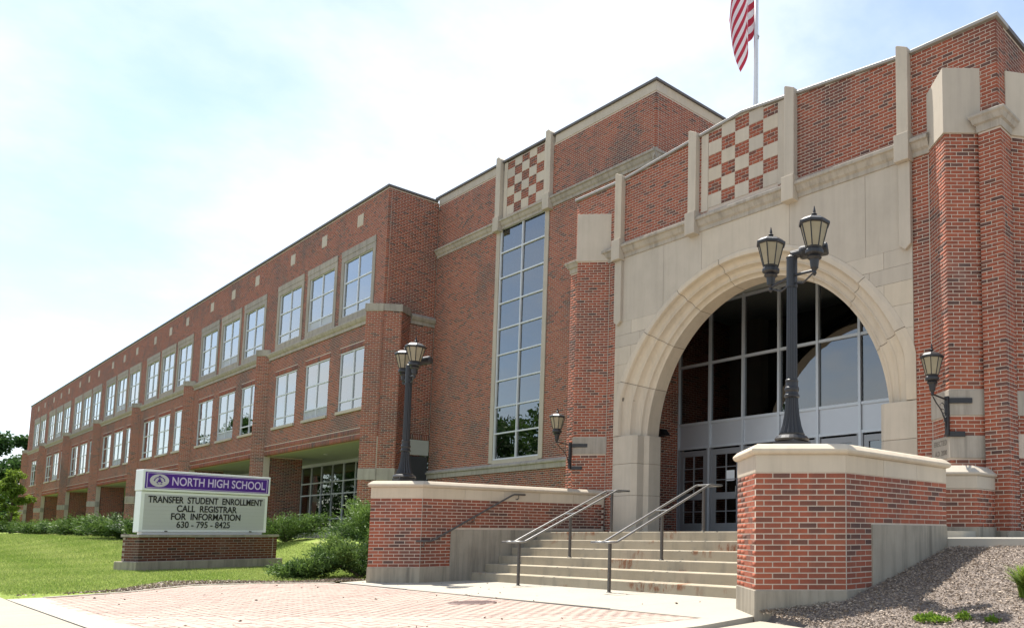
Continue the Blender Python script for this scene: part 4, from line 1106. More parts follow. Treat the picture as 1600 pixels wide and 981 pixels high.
# ================================================================== LAMPS
def lantern_parts(c, parent_metal, s=1.0):
    """c = underside of the lantern body; returns builder for metal, and list of pane builders"""
    mb = MB(); x, y, z = c; n = 8; rot = math.pi/8
    mb.lathe([(.012*s, -.30*s), (.030*s, -.27*s), (.022*s, -.24*s), (.050*s, -.20*s), (.062*s, -.10*s), (.095*s, -.07*s), (.080*s, -.045*s), (.118*s, -.02*s), (.118*s, .02*s), (.098*s, .045*s), (.105*s, .06*s)], c, 16)
    r0, r1, h0, h1 = .105*s, .182*s, .06*s, .355*s
    for k in range(n):
        t = 2*math.pi*k/n+rot; a = (x+r0*math.cos(t), y+r0*math.sin(t), z+h0); b = (x+r1*math.cos(t), y+r1*math.sin(t), z+h1); mb.tube([a, b], .0085*s, 6)
    mb.lathe([(.105*s, .05*s), (.112*s, .065*s), (.10*s, .07*s)], c, 8, rot=rot)
    mb.lathe([(.180*s, .345*s), (.205*s, .355*s), (.207*s, .385*s), (.190*s, .398*s), (.150*s, .430*s), (.07*s, .455*s), (.03*s, .465*s)], c, 8, rot=rot)
    mb.lathe([(.03*s, .46*s), (.016*s, .475*s), (.036*s, .495*s), (.036*s, .505*s), (.014*s, .52*s), (.020*s, .535*s), (.004*s, .61*s)], c, 10)
    panes = []
    for k in range(n):
        t0, t1 = 2*math.pi*k/n+rot, 2*math.pi*(k+1)/n+rot; f = .985; P = []
        for t, r, h in ((t0, r0, h0), (t1, r0, h0), (t1, r1, h1), (t0, r1, h1)): P.append((x+r*f*math.cos(t), y+r*f*math.sin(t), z+h))
        Q = [(x+(p[0]-x)*.97, y+(p[1]-y)*.97, p[2]) for p in P]
        pb = MB(); pb.add(P+Q, [(0,1,2,3),(7,6,5,4),(0,4,5,1),(1,5,6,2),(2,6,7,3),(3,7,4,0)]); panes.append(pb)
    return mb, panes
def lamp_post(label, x, y, z, arms):
    T = thing('lamp_post', label, 'lamp post', (x, y, z), 'twin lantern posts on the stair walls')
    mb = MB(); mb.box(x-.175, x+.175, y-.175, y+.175, z, z+.095); mb.build('base_block', M_IRON, T, bevel=.008)
    mb = MB(); mb.lathe([(.215, .095), (.225, .12), (.20, .155), (.165, .17), (.168, .19)], (x, y, z), 24); mb.build('base_ring', M_IRON, T, smooth=False)
    mb = MB(); mb.lathe([(.160, .19), (.155, .21), (.125, .30), (.102, .42), (.088, .56), (.082, .66)], (x, y, z), 32, flute=.13); mb.build('fluted_base', M_IRON, T)
    mb = MB(); mb.lathe([(.082, .655), (.100, .665), (.100, .69), (.088, .70), (.083, .73), (.095, .75), (.095, .78), (.082, .80), (.080, .86), (.086, .87), (.086, .885), (.075, .895)], (x, y, z), 20); mb.build('collar', M_IRON, T)
    mb = MB(); mb.lathe([(.075, .89), (.068, 2.12)], (x, y, z), 28, flute=.10); mb.build('shaft', M_IRON, T)
    mb = MB(); mb.lathe([(.074, 2.11), (.076, 2.13), (.072, 2.15), (.072, 2.50), (.078, 2.515), (.05, 2.54)], (x, y, z), 20); mb.build('pole_head', M_IRON, T)
    for (dx, dy) in arms:
        lc = (x+dx, y+dy, z+2.46); L = math.hypot(dx, dy)
        mb = MB(); mb.tube([(x, y, z+2.27), (x+dx*.55, y+dy*.55, z+2.25), (x+dx*.95, y+dy*.95, z+2.23)], .018, 8); mb.tube([(x, y, z+2.18), (x+dx*.5, y+dy*.5, z+2.12), (x+dx*.9, y+dy*.9, z+2.19)], .012, 8)
        mb.build('arm', M_IRON, T)
        m_, ps = lantern_parts(lc, T); o = m_.build('lantern', M_IRON, T)
        for p in ps: p.build('pane', M_LGLASS, o)
    # cylindrical floodlight on an elbow at the pole head
    mb = MB(); e = Vector((.80, .58, .16)).normalized(); p0 = Vector((x, y, z+2.50)); mb.tube([p0, p0+Vector((0, 0, .05)), p0+e*.12+Vector((0, 0, .06))], .055, 12)
    mb.tube([p0+e*.10+Vector((0, 0, .06)), p0+e*.13+Vector((0, 0, .06)), p0+e*.46+Vector((0, 0, .06)), p0+e*.48+Vector((0, 0, .06))], [.07, .088, .088, .07], 18); mb.build('floodlight', M_IRON, T, smooth=False)
lamp_post('large twin lantern lamp post on the nearest stair wall, before the arch', -6.24, 7.70, 2.068, [(-.44, .09), (.44, -.09)])
lamp_post('smaller looking twin lantern lamp post on the left stair wall', -16.74, 7.62, 2.068, [(-.44, .09), (.44, -.09)])
def wall_lantern(label, tip, z, out):
    """lantern on a scrolled bracket strapped round a prow pier; out = unit vector away from the wall"""
    x, y = tip[0]+out[0]*.40, tip[1]+out[1]*.40
    T = thing('wall_lantern', label, 'wall lantern', (tip[0], tip[1], z), 'lanterns bracketed to the entrance piers')
    mb = MB(); bx, by = tip[0]+out[0]*.05, tip[1]+out[1]*.05
    mb.box(bx-.035, bx+.035, by-.03, by+.03, z-.78, z-.12); mb.build('back_bar', M_IRON, T, bevel=.004)
    for zz, ln in ((z-.19, .39), (z-.76, .26)):
        for uu, sg in ((UR, 1), (UL, -1)):
            mb = MB(); P0 = (tip[0], tip[1])
            if sg > 0: mb.ubox(P0, UR, -.02, ln, .012, .034, zz-.045, zz+.045)
            else: mb.ubox(P0, UL, -ln*.25, .02, .012, .034, zz-.045, zz+.045)
            mb.build('strap', M_IRON, T, bevel=.004)
    mb = MB(); mb.tube([(bx, by, z-.18), (x, y, z-.12)], .015, 8)
    pts = [(bx+out[0]*a, by+out[1]*a, z-.72+h) for a, h in ((.02, 0), (.05, .15), (.10, .28), (.17, .38), (.26, .46), (.34, .56))]; mb.tube(pts, .011, 8)
    for cz, cr, off in ((z-.30, .055, .12), (z-.45, .045, .07), (z-.57, .035, .06)):
        mb.tube([(bx+out[0]*(off+cr*math.cos(t)), by+out[1]*(off+cr*math.cos(t)), cz+cr*math.sin(t)) for t in np.linspace(0, 5.2, 14)], .007, 6)
    mb.build('bracket', M_IRON, T)
    m_, ps = lantern_parts((x, y, z+.14), T, .98); o = m_.build('lantern', M_IRON, T)
    for p in ps: p.build('pane', M_LGLASS, o)
wall_lantern('lantern on iron bracket on the right pier, above the carved date stone', (RT[0], RT[1]-.015), 3.42, (-.25, -.968))
wall_lantern('lantern on iron bracket on the left pier, beside the tall window', (LT[0], LT[1]-.015), 3.40, (-.25, -.968))
T = thing('vestibule_light', 'small dark wall light on the shaded brick inside the arch', 'wall light', (VX0, 14.3, 3.75))
mb = MB(); mb.box(VX0+.002, VX0+.05, 14.20, 14.40, 3.66, 3.86); mb.build('back_plate', M_IRON, T)
mb = MB(); mb.loft([([(VX0+.05, 14.17), (VX0+.30, 14.20), (VX0+.30, 14.40), (VX0+.05, 14.43)], 3.68), ([(VX0+.05, 14.19), (VX0+.16, 14.22), (VX0+.16, 14.38), (VX0+.05, 14.41)], 3.86)]); mb.build('hood', M_IRON, T, bevel=.01)

# ================================================================== FLAG
FX, FY = -13.99, 15.64
T = thing('flagpole', 'tall pale flagpole rising behind the entrance parapet', 'flagpole', (FX, FY, 9.4))
mb = MB(); mb.lathe([(.075, 9.42), (.068, 14), (.058, 19.0)], (FX, FY, 0), 18); mb.build('pole', M_POLE, T, smooth=True)
mb = MB(); mb.lathe([(.12, 9.42), (.12, 9.5), (.08, 9.56)], (FX, FY, 0), 18); mb.build('base_collar', M_POLE, T)
mb = MB(); mb.lathe([(.01, 19.0), (.09, 19.05), (.11, 19.12), (.09, 19.2), (.01, 19.23)], (FX, FY, 0), 14); mb.build('finial_ball', M_POLE, T)
mb = MB(); mb.tube([(FX+.09, FY, 10.5), (FX+.085, FY-.03, 15.1), (FX+.08, FY, 18.9)], .007, 6); mb.build('halyard', M_WHITE, T)
mb = MB(); mb.tube([(FX+.06, FY, 15.13), (FX+.12, FY-.02, 15.05), (FX+.09, FY-.02, 14.98)], .02, 8); mb.build('snap_hook', M_RAILT, T)
def flag():
    T = thing('flag', 'red and white striped flag hanging limp from the flagpole', 'flag', (FX, FY, 16.5))
    HOI, z0 = 2.75, 15.16; nu = 60
    def P(u, v):           # u along the fly, v up the hoist; the fly hangs down and to the left
        e = u**1.15; dr = u**1.6
        lx = -.06-e*(.34+.42*v); z = z0+(1-dr)*HOI*v+dr*(-1.10+.52*HOI*v)
        amp = .075*min(1, u*2.5); ph = 8.5*u+3.4*v
        lx += amp*math.cos(ph); ly = -.04+amp*2.0*math.sin(ph)+.04*math.sin(6*u+3*v)
        r = (CA, SA); f = (-SA, CA)
        return (FX+r[0]*lx+f[0]*ly, FY+r[1]*lx+f[1]*ly, z+.05*math.sin(9*u+4*v)*u)
    red = simple('flag_red', (.47, .025, .055), .75, .06, 6); wht = simple('flag_white', (.80, .79, .80), .75, .04, 6); blu = simple('flag_blue', (.03, .045, .16), .75, .06, 6)
    for st in range(13):
        mb = MB(); n = 4; v0, v1 = st/13, (st+1)/13; ua = .40 if st >= 6 else 0.0
        us = np.linspace(ua, 1, nu+1); vs = np.linspace(v0, v1, n+1); V = [P(u, v) for u in us for v in vs]
        Fc = [(i*(n+1)+j, (i+1)*(n+1)+j, (i+1)*(n+1)+j+1, i*(n+1)+j+1) for i in range(nu) for j in range(n)]
        mb.add(V, Fc); mb.build('stripe', red if st % 2 == 0 else wht, T, smooth=True)
    mb = MB(); us = np.linspace(0, .40, 26); vs = np.linspace(6/13, 1, 30); V = [P(u, v) for u in us for v in vs]
    mb.add(V, [(i*30+j, (i+1)*30+j, (i+1)*30+j+1, i*30+j+1) for i in range(25) for j in range(29)]); cn = mb.build('canton', blu, T, smooth=True)
flag()

# ================================================================== SCHOOL SIGN
SP = (-25.19, 4.89); SU, _ = line_u((-25.19, 4.89), (-26.06, 8.05)); SN = (SU[1], -SU[0]); SANG = math.atan2(SU[1], SU[0])
sign = thing('school_sign', 'white and purple school name sign with letter board on dark brick base', 'sign', (SP[0], SP[1], 0))
q = lambda t, d: (SP[0]+SU[0]*t+SN[0]*d, SP[1]+SU[1]*t+SN[1]*d)
bp_ = [q(0, .22), q(3.42, .22), q(3.42, -.50), q(0, -.50)]
mb = MB(); mb.prism(offset_poly(bp_, -.0028), .2, .90); mb.build('mortar_core', M_MORTARD, sign)
SBk = Bricks(); SBk.panel(bp_[0], SU, 3.42, .305, .907, e0='q0', e1='q0'); SBk.panel(bp_[3], (SN[0], SN[1]), .72, .305, .907, e0='q1', e1='q1')
SBk.panel(bp_[1], (-SN[0], -SN[1]), .72, .305, .907, e0='q1', e1='q1', near=False)
SBk.finish(sign, M_BRICKD, M_BRICKD1, 300)
mb = MB(); mb.prism([q(-.10, .34), q(3.54, .34), q(3.54, -.62), q(-.10, -.62)], -.5, .302); mb.build('concrete_footing', M_CONCW, sign, bevel=.015)
mb = MB(); mb.prism(offset_poly(bp_, .035), .910, .975); mb.build('stone_cap', M_STONEW, sign, bevel=.006)
for tt in (3.30,):
    mb = MB(); mb.ubox(q(tt, .222), SU, -.006, .006, -.02, .002, .305, .907); mb.build('control_joint', M_CAULK, sign)
mb = MB(); mb.ubox(SP, SU, .14, 3.10, -.18, .02, .977, 1.04); mb.build('mounting_plinth', M_WHITE, sign)
mb = MB(); mb.ubox(SP, SU, .03, 3.21, -.22, .10, 2.085, 2.62); mb.build('name_cabinet', M_WHITE, sign, bevel=.012)
mb = MB(); mb.ubox(SP, SU, .04, 3.19, -.19, .06, 1.035, 2.07); mb.build('letter_cabinet', M_WHITE, sign, bevel=.012)
mb = MB(); mb.ubox(SP, SU, .085, 3.155, .095, .104, 2.145, 2.565); nf = mb.build('name_panel', M_PURPLE, sign)
mb = MB()
for a, b, c, d in ((.12, 3.12, 2.535, 2.547), (.12, 3.12, 2.163, 2.175), (.12, .135, 2.176, 2.534), (3.105, 3.12, 2.176, 2.534)): mb.ubox(SP, SU, a, b, .1045, .1065, c, d)
mb.build('border_line', M_LILAC, nf)
mb = MB(); mb.ubox(SP, SU, .12, 3.11, .055, .064, 1.10, 2.005); lf = mb.build('letter_panel', M_BOARD, sign)
mb = MB()
for i in range(1, 9): mb.ubox(SP, SU, .12, 3.11, .0645, .069, 1.10+i*.1-.003, 1.10+i*.1+.003)
mb.build('letter_track', simple('clear_track', (.50, .51, .50), .25, .05), lf)
for a in (.65, 2.75):
    mb = MB(); mb.ubox(SP, SU, a-.03, a+.03, .06, .075, 1.045, 1.075); mb.build('latch', M_RAIL, sign)
def sign_text(body, size, t, z, d, m, par_, sx, bold=0.0): 
    p = q(t, d); return text(body, size, (p[0], p[1], z), (math.pi/2, 0, SANG), m, par_, 'lettering', .0015, 'CENTER', sx, bold)
sign_text('NORTH HIGH SCHOOL', .31, 1.865, 2.345, .1075, M_LILAC, nf, .725, .004)
for body, z, sx, t in (('TRANSFER  STUDENT  ENROLLMENT', 1.865, .715, 1.62), ('CALL  REGISTRAR', 1.645, .78, 1.60), ('FOR  INFORMATION', 1.435, .78, 1.60), ('630 - 795 - 8425', 1.225, .82, 1.54)):
    sign_text(body, .240, t, z, .071, M_BLACK, lf, sx, .0055 if body[0] != '6' else .003)
# oval crest
def oval(mb, ct, cz, a, b, d0, d1, n=40, inner=None):
    pts = [(ct+a*math.cos(2*math.pi*i/n), cz+b*math.sin(2*math.pi*i/n)) for i in range(n)]
    P3 = [(*q(t, d0), z) for t, z in pts]+[(*q(t, d1), z) for t, z in pts]
    fs = [(i, (i+1) % n, n+(i+1) % n, n+i) for i in range(n)]
    if inner is None: fs += [tuple(range(n, 2*n)), tuple(reversed(range(n)))]
    mb.add(P3, fs)
mb = MB(); oval(mb, .40, 2.355, .215, .163, .1045, .108); cr = mb.build('crest_oval', simple('crest_grey', (.58, .55, .58), .5, .1, 30), nf)
mb = MB()
for i in range(9):
    t = math.pi*(.02+i*.12); oval(mb, .40+.115*math.cos(t), 2.345+.10*math.sin(t), .019, .017, .1085, .1095, 12)
for dx, dz, a, b in ((0, 0, .045, .035), (-.05, -.035, .02, .02), (.05, -.035, .02, .02), (0, .055, .03, .018), (-.03, -.075, .035, .010), (.04, -.078, .03, .010), (0, .115, .03, .024)): oval(mb, .40+dx, 2.345+dz, a, b, .1085, .1095, 14)
mb.build('crest_mark', M_PURPLE, cr)

# ================================================================== PLANTING
def leaves(name, P, D, length, width, tone, m, parent, up=None):
    """rhombic leaf faces at points P, along unit directions D"""
    n = len(P); R1 = rng.normal(size=(n, 3)); S = np.cross(D, R1); S /= np.linalg.norm(S, axis=1)[:, None]+1e-9
    L = np.broadcast_to(length, (n,))[:, None]; W = np.broadcast_to(width, (n,))[:, None]
    V = np.stack([P, P+D*L*.45+S*W, P+D*L, P+D*L*.45-S*W], 1)
    return quads(name, V.reshape(-1, 3), np.arange(n*4).reshape(n, 4), tone, m, parent)
def unit(v): return v/(np.linalg.norm(v, axis=1)[:, None]+1e-9)
def juniper(label, x, y, rx, ry, h, n, seed):
    global rng; rng = np.random.default_rng(seed)
    z = float(ground_z(x, y)); T = thing('juniper_bush', label, 'bush', (x, y, z), 'spreading junipers along the building')
    mb = MB(); K = 16
    fine = 1.0 if x > -33 else 1.5
    # arching branches with sprays of needles along them
    Ps, Ds, Ts = [], [], []
    nb = 28
    for b in range(nb):
        a = rng.uniform(0, 2*math.pi); reach = rng.uniform(.55, 1.0); hh = h*rng.uniform(.45, 1.0)*(1.15-.55*reach*rng.uniform(.5, 1))
        tip = np.array([rx*reach*math.cos(a), ry*reach*math.sin(a), hh]); 
        if b % 3 == 0:
            pts = [(x+tip[0]*t*.9, y+tip[1]*t*.9, z+tip[2]*.9*(t**.7)) for t in (0, .3, .6, .9)]; mb.tube(pts, [.03, .022, .014, .005], 5, caps=False)
        m = n//nb; t = rng.beta(2.2, 1.2, m); c = tip[None]*np.stack([t, t, t**.65], 1)
        sp = rng.normal(size=(m, 3))*np.array([.085, .085, .055])*(.5+t[:, None])*min(rx, ry, 1.3); c = c+sp
        c[:, 2] = np.maximum(c[:, 2], .03)
        d = unit(tip[None]*np.array([1, 1, .55])*.9+rng.normal(size=(m, 3))*.62+np.array([0, 0, .35])); Ps.append(c); Ds.append(d)
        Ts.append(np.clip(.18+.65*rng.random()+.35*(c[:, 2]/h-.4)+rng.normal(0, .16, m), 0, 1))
    P = np.concatenate(Ps)+np.array([x, y, z]); D = np.concatenate(Ds)
    mb.build('branches', M_BARK, T)
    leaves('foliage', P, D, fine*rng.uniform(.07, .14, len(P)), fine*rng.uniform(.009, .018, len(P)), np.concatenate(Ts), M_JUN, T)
juniper('large juniper bush between the arcade and the left stair wall', -22.6, 9.9, 2.2, 1.5, 1.35, 26000, 1)
juniper('low juniper bush against the front corner of the left stair wall', -18.95, 7.75, 1.05, .95, .95, 15000, 2)
juniper('small juniper sprawling over the gravel edge near the plaza', -19.35, 6.75, .8, .65, .42, 8000, 3)
juniper('upright looking juniper tucked behind the low one at the stair wall', -19.6, 9.1, 1.3, 1.1, 1.30, 16000, 4)
juniper('dark juniper half hidden behind the right end of the school sign', -31.5, 10.3, 1.8, 1.2, 1.1, 13000, 5)
juniper('juniper just left of the school sign', -42.5, 8.9, 2.6, 1.5, 1.40, 18000, 6)
juniper('broad juniper second from the school sign', -48.2, 9.0, 2.6, 1.5, 1.35, 18000, 7)
juniper('juniper third from the school sign', -54.6, 9.4, 2.2, 1.3, 1.15, 11000, 8)
juniper('rounded juniper fourth from the school sign', -60.3, 9.3, 2.2, 1.3, 1.2, 10000, 9)
juniper('juniper fifth from the school sign', -67.0, 9.6, 2.6, 1.3, 1.1, 9000, 10)
juniper('last juniper of the row at the far left edge', -74.5, 9.4, 2.8, 1.3, 1.2, 9000, 11)
juniper('juniper in front of the young bright tree', -82.5, 9.6, 2.6, 1.3, 1.1, 8000, 12)
def tree(name, label, x, y, h, cr, n, seed, leaf, m, trunk=.2, base=.25, group=None, z0=None):
    global rng; rng = np.random.default_rng(seed)
    z = float(ground_z(x, y)) if z0 is None else z0; T = thing(name, label, 'tree', (x, y, z), group)
    mb = MB(); mb.tube([(x, y, z-.2), (x+.05*h*.1, y, z+h*.3), (x-.01*h, y+.01*h, z+h*.6), (x, y, z+h*.85)], [trunk, trunk*.75, trunk*.45, trunk*.12], 9)
    cl = []; nl = 26
    for i in range(nl):
        a = rng.uniform(0, 2*math.pi); f = rng.uniform(base, .97); rr = cr*math.sin(math.pi*min(1, (f-base+.10)/(1.08-base)))**.7*rng.uniform(.35, 1.0)
        c = np.array([x+rr*math.cos(a), y+rr*math.sin(a), z+h*f]); cl.append((c, cr*rng.uniform(.22, .40)))
        s = np.array([x, y, z+h*max(base*.8, f-.22)]); mid_ = (s+c)/2+np.array([0, 0, .04*h]); mb.tube([tuple(s), tuple(mid_), tuple(c)], [trunk*.32, trunk*.2, trunk*.05], 5, caps=False)
    mb.build('trunk', M_BARK, T)
    Ps, Ts = [], []
    for c, r in cl:
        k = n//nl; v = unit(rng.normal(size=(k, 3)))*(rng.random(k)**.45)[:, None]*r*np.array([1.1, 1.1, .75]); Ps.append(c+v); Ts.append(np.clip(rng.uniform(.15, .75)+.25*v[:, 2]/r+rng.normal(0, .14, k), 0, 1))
    P = np.concatenate(Ps); D = unit(rng.normal(size=(len(P), 3))+np.array([0, 0, -.2]))
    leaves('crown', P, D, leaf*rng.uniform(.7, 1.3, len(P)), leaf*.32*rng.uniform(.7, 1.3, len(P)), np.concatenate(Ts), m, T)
tree('shade_tree', 'tall dark green tree beyond the far end of the wing', -126, 14.3, 11.0, 4.0, 20000, 21, .42, M_LEAF, .35, .06)
tree('shade_tree', 'dark tree at the left edge behind the young bright tree', -134, 12.0, 11.5, 5.0, 20000, 22, .42, M_LEAF, .35, .06)
tree('young_tree', 'small bright yellow green tree at the far left edge', -86, 9.1, 5.0, 1.25, 6000, 23, .18, M_YLEAF, .09, .15)
for i, (x, y, h) in enumerate(((-93, 27, 3.2), (-83, 28, 3.0), (-99, 26, 3.6))):
    tree('garden_shrub', ('leafy shrub seen through the open arcade, nearest the school sign', 'middle leafy shrub seen through the open arcade', 'leafy shrub seen through the open arcade, farthest away')[(1, 0, 2)[i]], x, y, h, 3.4, 5000, 31+i, .30, M_YLEAF if i != 2 else M_LEAF, .1, .05, 'shrubs behind the open arcade')
# trees across the street: mirrored in the windows
ORD = ('nearest', 'second', 'third', 'fourth', 'fifth', 'sixth', 'seventh', 'eighth', 'ninth', 'tenth', 'eleventh', 'twelfth', 'last')
for i in range(13):
    tree('street_tree', ORD[i]+' street tree across the road, mirrored in the windows, counting from the entrance', -62-i*17+random.uniform(-4, 4), -30+random.uniform(-4, 4), 19+random.uniform(-3, 5), 8.0, 8000, 41+i, .62, M_LEAF, .35, .20, 'street trees opposite the school', 0.0)

tree('far_hedge', 'low dark hedge closing the view at the far left end', -124, 12.4, 3.6, 6.0, 20000, 71, .35, M_LEAF, .12, .03)
# lawn blades
def lawn():
    global rng; rng = np.random.default_rng(77)
    def edge(y): return np.interp(y, [2.0, 3.3, 4.5, 5.4, 6.2, 7.0], [-16.9, -17.45, -18.75, -18.5, -17.9, -18.2])
    Ps, Ls = [], []
    for (xa, xb, n, ln) in ((-30, -16.8, 120000, .055), (-48, -30, 90000, .075), (-82, -48, 60000, .11)):
        X = rng.uniform(xa, xb, n); Y = 1.9+rng.random(n)*(10.2-1.9)
        k = (X < edge(Y)-.35*rng.random(n)) & (Y > 1.86+.12*rng.random(n))
        # bare gravelly strip next to the plaza edge
        bare = (X > edge(Y)-.9-.4*np.sin(Y*1.7)-.25*np.sin(Y*5.1+X*3)) & (rng.random(n) < .86)
        X, Y = X[k & ~bare], Y[k & ~bare]; Ps.append(np.stack([X, Y, ground_z(X, Y)], 1)); Ls.append(np.full(len(X), ln))
    P = np.concatenate(Ps); L = np.concatenate(Ls)*rng.uniform(.6, 1.3, len(P))
    D = unit(np.stack([rng.normal(0, .45, len(P)), rng.normal(0, .45, len(P)), np.ones(len(P))], 1))
    patch = .5+.5*np.sin(P[:, 0]*.8+1.3*np.sin(P[:, 1]*.9))*np.sin(P[:, 1]*1.4+.7*P[:, 0])
    strp = .12*np.sin(P[:, 1]*2.6+.15*P[:, 0]); tone = np.clip(.18+.42*patch+strp+rng.normal(0, .2, len(P)), 0, 1)
    o = leaves('lawn_grass', P, D, L, L*.10, tone, M_GRASSB, None); tag(o, 'short mown green lawn between the sidewalk and the building', 'grass', kind='stuff')
lawn()
def gravel():
    global rng; rng = np.random.default_rng(78)
    def edge(y): return np.interp(y, [2.0, 3.3, 4.5, 5.4, 6.2, 7.0], [-16.7, -17.25, -18.65, -18.35, -17.7, -17.75])
    n = 16000; Y = rng.uniform(2.0, 7.4, n); X = edge(Y)-rng.random(n)**1.3*(1.05+.4*np.sin(Y*1.7))
    P = np.stack([X, Y, ground_z(X, Y)+.020], 1); D = unit(rng.normal(size=(n, 3))*np.array([1, 1, .25]))
    o = leaves('bare_gravel', P, D, rng.uniform(.02, .05, n), rng.uniform(.008, .02, n), np.clip(rng.normal(.62, .22, n), 0, 1), M_CHIP, None); tag(o, 'bare earth and gravel strip along the plaza edge', 'gravel', kind='stuff')
    mb = MB(); ys = np.linspace(2.02, 7.3, 40); m = simple('bare_earth', (.27, .235, .19), .95, .35, 12, bmp=.5, bscale=60)
    V = []; 
    for y in ys:
        e = float(edge(y)); w = .8+.4*math.sin(y*1.7)+.15*math.sin(y*7)
        for s in np.linspace(0, 1, 7): 
            xx = e-w*s; V.append((xx, y, float(ground_z(xx, y))+.020-.02*s))
    mb.add(V, [(i*7+j, i*7+j+1, (i+1)*7+j+1, (i+1)*7+j) for i in range(39) for j in range(6)]); o = mb.build('bare_soil', m); o['kind'] = 'structure'
gravel()
# shredded bark bed on the right
def bark():
    global rng; rng = np.random.default_rng(79)
    bed = lambda X, Y: np.clip((Y-6.75)/3.45, 0, 1)*.80
    mb = MB(); xs = np.linspace(-6.3, 6, 50); ys = np.linspace(5.6, 10.3, 40); V = []
    def bz(x, y): return float(np.clip((y-6.75)/3.45, -.02, 1.02)*.80) + .012*math.sin(3.1*x+1.7*y)*math.sin(2.3*y) - .02
    m = simple('bark_soil', (.17, .14, .12), .95, .4, 18, bmp=.8, bscale=70)
    for y in ys:
        for x in xs: V.append((x, y, bz(x, y) if y > float(np.interp(x, [-6.3, -4.95, -2, 3], [7.12, 6.80, 6.3, 6.1])) else -.16))
    nx = len(xs); mb.add(V, [(j*nx+i, j*nx+i+1, (j+1)*nx+i+1, (j+1)*nx+i) for j in range(len(ys)-1) for i in range(nx-1)]); o = mb.build('bark_bed', m, smooth=True); o['kind'] = 'structure'
    n = 120000; X = -6.2+rng.random(n)**1.35*9.2; Y = rng.uniform(6.35, 10.28, n)
    low = np.interp(X, [-6.3, -4.95, -2, 3], [7.05, 6.68, 6.2, 6.0]); k = (Y > low+.05*rng.random(n)) & ~((X < -5.36) & (Y > 7.62)) & ~((X < -5.36) & (Y > 7.05+.8*(X+6.25)))
    X, Y = X[k], Y[k]; n = len(X); Z = np.array([bz(a, b) for a, b in zip(X, Y)])+rng.uniform(.0, .03, n)
    D = unit(rng.normal(size=(n, 3))*np.array([1, 1, .16])); P = np.stack([X, Y, Z], 1)
    L = rng.uniform(.010, .038, n)*(1+.7*(rng.random(n) < .06))
    o = leaves('bark_mulch', P, D, L, L*rng.uniform(.12, .28, n), np.clip(.12+rng.beta(1.5, 1.7, n)*1.0, 0, 1), M_CHIP, None); tag(o, 'shredded bark mulch covering the sloping bed on the right', 'mulch', kind='stuff')
    return bz
bz = bark()
def tuft(name, label, x, y, n, ln, wd, spread, m, seed, droop=.5, cat='plant'):
    global rng; rng = np.random.default_rng(seed); z = bz(x, y)
    T = thing(name, label, cat, (x, y, z)); V = []; Fa = []; tone = []
    for i in range(n):
        a = rng.uniform(0, 2*math.pi); l = ln*rng.uniform(.6, 1.1); r = rng.random()**.5*spread; bx, by = x+r*.35*math.cos(a*1.7), y+r*.35*math.sin(a*1.7)
        dx, dy = math.cos(a), math.sin(a); w = wd*rng.uniform(.7, 1.2); tn = rng.random(); b0 = len(V); ns = 5
        for s in range(ns+1):
            t = s/ns; h = l*(t-droop*t*t*.75); o_ = spread*1.2*(t**1.5)*rng.uniform(.9, 1.05); ww = w*(1-t)**.7
            cx, cy, cz_ = bx+dx*o_, by+dy*o_, z-.01+h; V += [(cx-dy*ww, cy+dx*ww, cz_), (cx+dy*ww, cy-dx*ww, cz_)]
        for s in range(ns): Fa.append((b0+2*s, b0+2*s+1, b0+2*s+3, b0+2*s+2)); tone.append(tn)
    quads('foliage', np.array(V), np.array(Fa), np.array(tone), m, T)
M_WEED = leafmat('weed_leaf', (.09, .17, .015), (.21, .31, .04), .4)
def weed(label, x, y, r, n, h, seed):
    global rng; rng = np.random.default_rng(seed); z = bz(x, y); T = thing('weed', label, 'weed', (x, y, z), 'weeds in the bark bed')
    a = rng.uniform(0, 2*math.pi, n); q_ = rng.random(n)**.6*r; P = np.stack([x+q_*np.cos(a)*1.3, y+q_*np.sin(a)*.7, z+rng.uniform(0, h, n)*(1.1-q_/r)], 1)
    leaves('foliage', P, unit(rng.normal(size=(n, 3))+np.array([0, 0, .7])), rng.uniform(.025, .06, n), rng.uniform(.008, .016, n), rng.random(n), M_WEED, T)
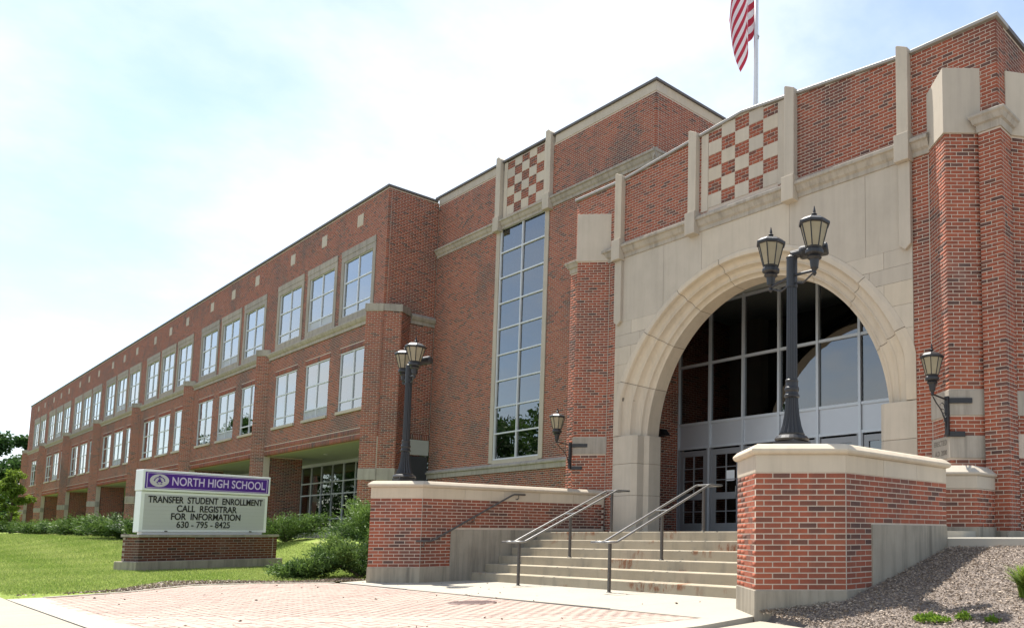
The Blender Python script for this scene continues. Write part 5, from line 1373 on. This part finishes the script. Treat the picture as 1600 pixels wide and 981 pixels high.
def on_bed(px_, py_):
    """point of the bed under a picture position: used to set the plants down"""
    best = None
    for y in np.linspace(6.2, 10.2, 400):
        fx = (px_-PP_X)/F_PX; 
        # ray: X = t*(fx*CA - SA*cos), solve along y
        dx = fx*CA - SA*math.cos(PIT) + SA*math.sin(PIT)*0; dy = fx*SA + CA*math.cos(PIT)
        up = -(py_-PP_Y)/F_PX
        dx = fx*CA - SA*(math.cos(PIT)-up*math.sin(PIT)); dy = fx*SA + CA*(math.cos(PIT)-up*math.sin(PIT)); dz = math.sin(PIT)+up*math.cos(PIT)
        t = y/dy; x = dx*t; z = CAM_Z+dz*t; e = abs(z-bz(x, y))
        if best is None or e < best[0]: best = (e, x, y)
    return best[1], best[2]
x, y = on_bed(1606, 932); tuft('daylily_clump', 'bright green strap leaved plant at the right edge of the bark bed', x, y, 190, .55, .012, .26, M_LILY, 5)
for lab, px_, py_, r, n, h, sd in (('largest bright green weed patch low in the bark bed', 1455, 969, .17, 700, .07, 61), ('round green weed tuft in the middle of three', 1506, 968, .07, 260, .08, 62), ('small green weed tuft on the right of three', 1551, 971, .055, 200, .05, 63)):
    x, y = on_bed(px_, py_); weed(lab, x, y, r, n, h, sd)
def litter():
    global rng; rng = np.random.default_rng(90); n = 90
    X = rng.uniform(-17.5, -6.8, n); Y = rng.uniform(2.3, 8.5, n); P = np.stack([X, Y, np.full(n, .012)], 1)
    D = unit(rng.normal(size=(n, 3))*np.array([1, 1, .12])); o = leaves('leaf_litter', P, D, rng.uniform(.02, .06, n), rng.uniform(.006, .018, n), rng.uniform(0, .35, n), M_CHIP, None)
    tag(o, 'scattered dry leaf scraps on the plaza and apron', 'litter', kind='stuff')
litter()
# security camera on the far corner of the wing
T = thing('security_camera', 'small white security camera on the far left corner pier', 'camera', (WX0-.2, YW-.4, 5.0))
mb = MB(); mb.tube([(WX0+.1, YW-.05, 5.2), (WX0-.2, YW-.6, 5.25), (WX0-.4, YW-.9, 5.15)], .05, 8); mb.build('arm', M_WHITE, T)
mb = MB(); mb.lathe([(.05, -.28), (.16, -.2), (.2, -.05), (.2, .1), (.1, .15)], (WX0-.45, YW-1.0, 5.0), 14); mb.build('dome', M_WHITE, T, smooth=True)
print('objects', len(bpy.data.objects))
